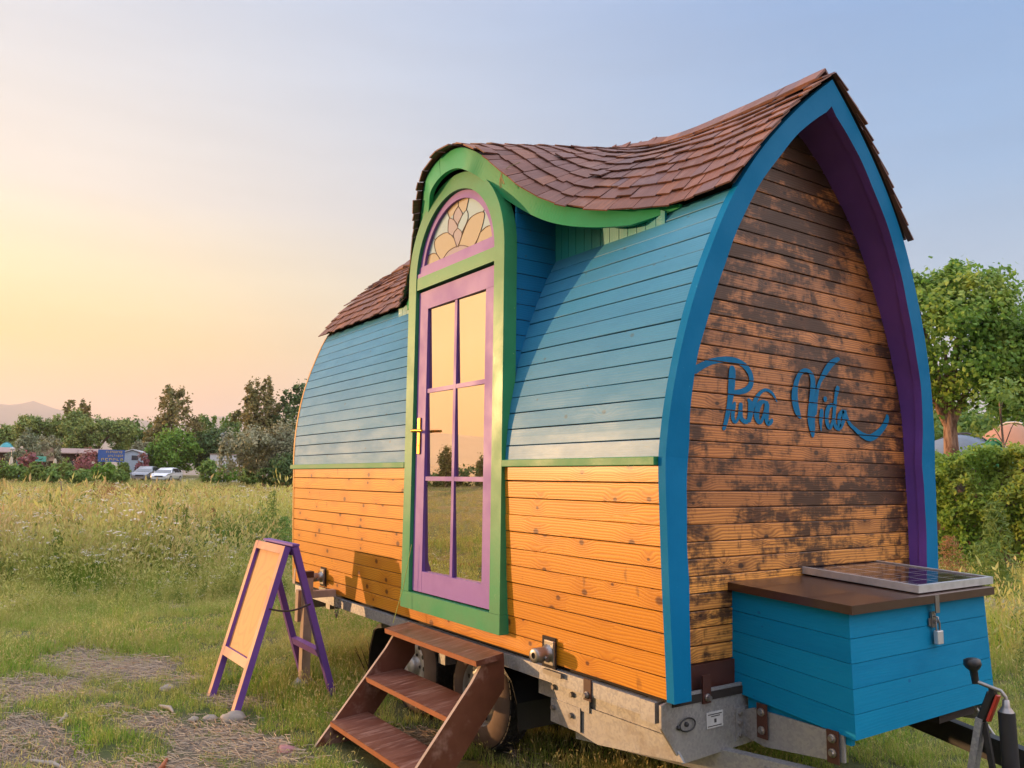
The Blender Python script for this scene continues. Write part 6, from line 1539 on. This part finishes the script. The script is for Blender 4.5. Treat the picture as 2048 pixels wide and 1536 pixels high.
u = rg.random(len(x)); var = np.where(u < .10, rg.integers(6, 8, len(x)), np.where(u < .20, rg.integers(8, 10, len(x)), np.where(rg.random(len(x)) < dryness, rg.integers(3, 6, len(x)), rg.integers(0, 3, len(x)))))
wh = (np.abs(d - 26) < 7) & (rg.random(len(x)) < .14); var = np.where(wh, 6, var)
weedp = vnoise(x, y, 2.0, 9) > .66; var = np.where(weedp & (rg.random(len(x)) < .6), rg.integers(8, 10, len(x)), var)
red = (np.abs(px - 265) < 60) & (np.abs(d - 33) < 7) & (rg.random(len(x)) < .7); var = np.where(red, 5, var)
sc = (.28 + .66 * sstep(0, 6, d - edge)) * np.where((rg.random(len(x)) < .07) & (d < 22), 1.3, .88) * (.62 + .75 * vnoise(x, y, 1.7, 3)) * (1 - .52 * sstep(22, 55, d))
P, rot, s, var = finish(x, y, sc, rg, var); s[:, :2] *= (1 + 2.0 * sstep(20, 70, d))[:, None]
scatter('meadow_grass', P, rot, s, var, PR, 'tall unmown meadow of green and dry grass with white umbel flowers', 'grass')
A = []
for a in [(1935, 2350, 6.2, 10.8, 170, 'area'), (1850, 2350, 12.9, 15.8, 200, 'area')]: A.append(bearing_pts(*a, rg))
px, d, x, y = [np.concatenate(q) for q in zip(*A)]
k = (vnoise(x, y, 1.1, 8) > .30) & (np.abs(d - 12.0) > .55); px, d, x, y = px[k], d[k], x[k], y[k]
var = rg.choice([0, 1, 3, 4, 4, 8], len(x)); sc = np.where(d < 11, rg.uniform(.35, .75, len(x)) * sstep(6, 8.2, d) * sstep(11.6, 9.5, d) + .12, rg.uniform(.25, .5, len(x)))
scatter('path_side_grass', *finish(x, y, sc, rg, var, .2), PR, 'yellow tufts of tall grass beside the gravel path', 'grass')
# meadow that the door glass mirrors
b_ = rg.uniform(rad(22), rad(44), 2600); r_ = 9 * (75 / 9) ** rg.random(2600); x = -r_ * np.cos(b_); y = -r_ * np.sin(b_)
P, rot, s, var = finish(x, y, np.full(2600, .22), rg, rg.integers(3, 6, 2600)); s[:, :2] *= (1 + 2 * sstep(15, 60, r_))[:, None]
scatter('lakeside_grass', P, rot, s, var, PR, 'low field grass between the house and the lake', 'grass')
# straw and bark chips on the bare patches
n = 60000; A = bearing_pts(-260, 1300, 3.2, 8.5, n, 'area', rg); x, y = A[2], A[3]; k = rg.random(n) < bare(x, y) * .95; x, y = x[k], y[k]; n = len(x)
a = rg.normal(.35, .5, n) + 1.2 * (vnoise(x, y, .5, 3) - .5); L_ = rg.uniform(.02, .13, n) * rg.uniform(.4, 1, n); wd = rg.uniform(.0009, .0023, n); z = gz(x, y) + rg.uniform(.004, .035, n); dz = rg.normal(0, .15, n) * L_
d = np.stack([np.cos(a) * L_, np.sin(a) * L_, dz], 1) / 2; s = np.stack([-np.sin(a) * wd, np.cos(a) * wd, np.zeros(n)], 1); c = np.stack([x, y, z], 1); up = np.stack([np.zeros(n), np.zeros(n), wd * 1.2], 1)
V = np.stack([c - d - s, c + d - s, c + d + s, c - d + s, c - d + up, c + d + up], 1).reshape(-1, 3); F = (np.array([[0, 1, 5, 4], [3, 4, 5, 2], [0, 3, 2, 1]])[None] + np.arange(n)[:, None, None] * 6).reshape(-1, 4)
N = NT('straw and chips'); isl = N.island(); N.fin(N.cr(isl, [(0, (.36, .28, .21)), (.3, (.48, .38, .28)), (.5, (.22, .16, .12)), (.75, (.52, .40, .25)), (1, (.36, .19, .09))]), .9)
tag(np_mesh('straw_litter', V, F, N.m), 'dry straw and bark chips scattered over the bare ground', 'straw', kind='stuff')
for k, (px, d, L_, a, lb) in enumerate([(140, 5.05, .30, .5, 'longest pale stick lying in the straw at lower left'), (352, 4.75, .26, -.5, 'reddish bark strip in the straw below the sign'), (360, 5.9, .22, .2, 'grey stick in the short grass left of the sign'), (160, 5.9, .2, -.3, 'pale bark chip in the straw patch')]):
    p = at(px, d); mb = MB(); dd_ = Vector((math.cos(a), math.sin(a), 0)) * L_ / 2; mb.tube([p - dd_ + Vector((0, 0, .02)), p + Vector((.01, .02, .028)), p + dd_ + Vector((0, 0, .022))], [.009, .014, .006], 7); tag(mb.build('stick', [M['stone'], M['step_edge'], M['stone'], M['stone']][k]), lb, 'stick', 'sticks in the straw')
# single tall weeds
def tall_weed(px, d, h, mat, lab, seed, wd=.16, n=260, ls=.07, bushy=1.0):
    p = at(px, d); o = empty('tall_weed', p); tag(o, lab, 'weed', 'tall weeds'); r = np.random.default_rng(seed); mb = MB(); mb.tube([(0, 0, -.05), (.02, .0, h * .5), (.03, .02, h)], [.010, .008, .004], 7); mb.build('stem', LM['weed'], o)
    t = r.uniform(.08, 1, n); a = r.uniform(0, 6.28, n); q = wd * (1.05 - t ** 2 * .75) * np.sqrt(r.random(n)) * bushy; P = np.stack([q * np.cos(a), q * np.sin(a), t * h + q * .5], 1); V, F = leaves(P, np.stack([np.cos(a), np.sin(a), np.full(n, .6)], 1), ls, .24, seed + 1, .6); np_mesh('leaves', V, F, LM[mat], o)
tall_weed(1985, 11.4, 1.28, 'weed', 'tall yellow green weed standing at the gravel path', 91, .22, 700, .10)
tall_weed(1892, 11.9, .80, 'rust', 'rust brown weed beside the blue arch and the path', 92, .24, 700, .055)
tall_weed(1962, 12.6, .7, 'weed', 'bushy green weed between the rusty weed and the tall weed', 93, .3, 500, .09)
tall_weed(102, 20.5, .95, 'weed', 'yellow green plume in the meadow left of the hooked stalk', 94, .12, 260, .07)
tall_weed(375, 15.5, .95, 'weed', 'upright green plume in the middle of the meadow', 95, .10, 260, .07)
tall_weed(430, 16.0, .85, 'rust', 'reddish plume right of the upright green one', 96, .10, 240, .06)
tall_weed(548, 15.5, 1.15, 'weed', 'tall pale weed in the meadow near the rear of the house', 97, .2, 420, .07)
tall_weed(574, 13.5, .8, 'mid', 'dark weed in the meadow by the rear corner of the house', 98, .2, 380, .08)
p = at(131, 24); mb = MB(); mb.tube([p + Vector(q) for q in ((0, 0, -.05), (-.03, -.03, .5), (-.10, -.06, 1.0), (-.14, -.08, 1.16), (-.19, -.10, 1.19), (-.23, -.12, 1.15))], [.016, .015, .013, .012, .010, .005], 7)
tag(mb.build('dead_stalk', M['bark']), 'single dark hooked stalk rising above the meadow', 'stalk')
p = at(757, 6.4)
for k in range(1):
    o = empty('dry_weed', p); tag(o, 'small brown dead weed in the grass behind the steps', 'weed'); mb = MB()
    for j in range(11): a = rnd.uniform(0, 6.28); t = rnd.uniform(.08, .2); mb.tube([(0, 0, 0), (t * .5 * math.cos(a), t * .5 * math.sin(a), rnd.uniform(.08, .14)), (t * math.cos(a), t * math.sin(a), rnd.uniform(.14, .30))], [.004, .003, .0015], 5)
    mb.build('stems', M['cabin'], o)
# ---- the hazy evening air
N = NT('haze'); N.t.nodes.remove(N.b); pv = N.n('ShaderNodeVolumePrincipled'); pv.inputs['Color'].default_value = (.95, .88, .86, 1); pv.inputs['Density'].default_value = 2.0e-4; pv.inputs['Anisotropy'].default_value = .35; N.t.links.new(pv.outputs[0], N.o.inputs['Volume'])
mb = MB(); mb.box((HX0, HY0, -26), (HX1, HY1, 700)); hzo = mb.build('haze', N.m); tag(hzo, 'thin evening haze over the field and hills', 'haze', kind='stuff')
hzo.display_type = 'WIRE'
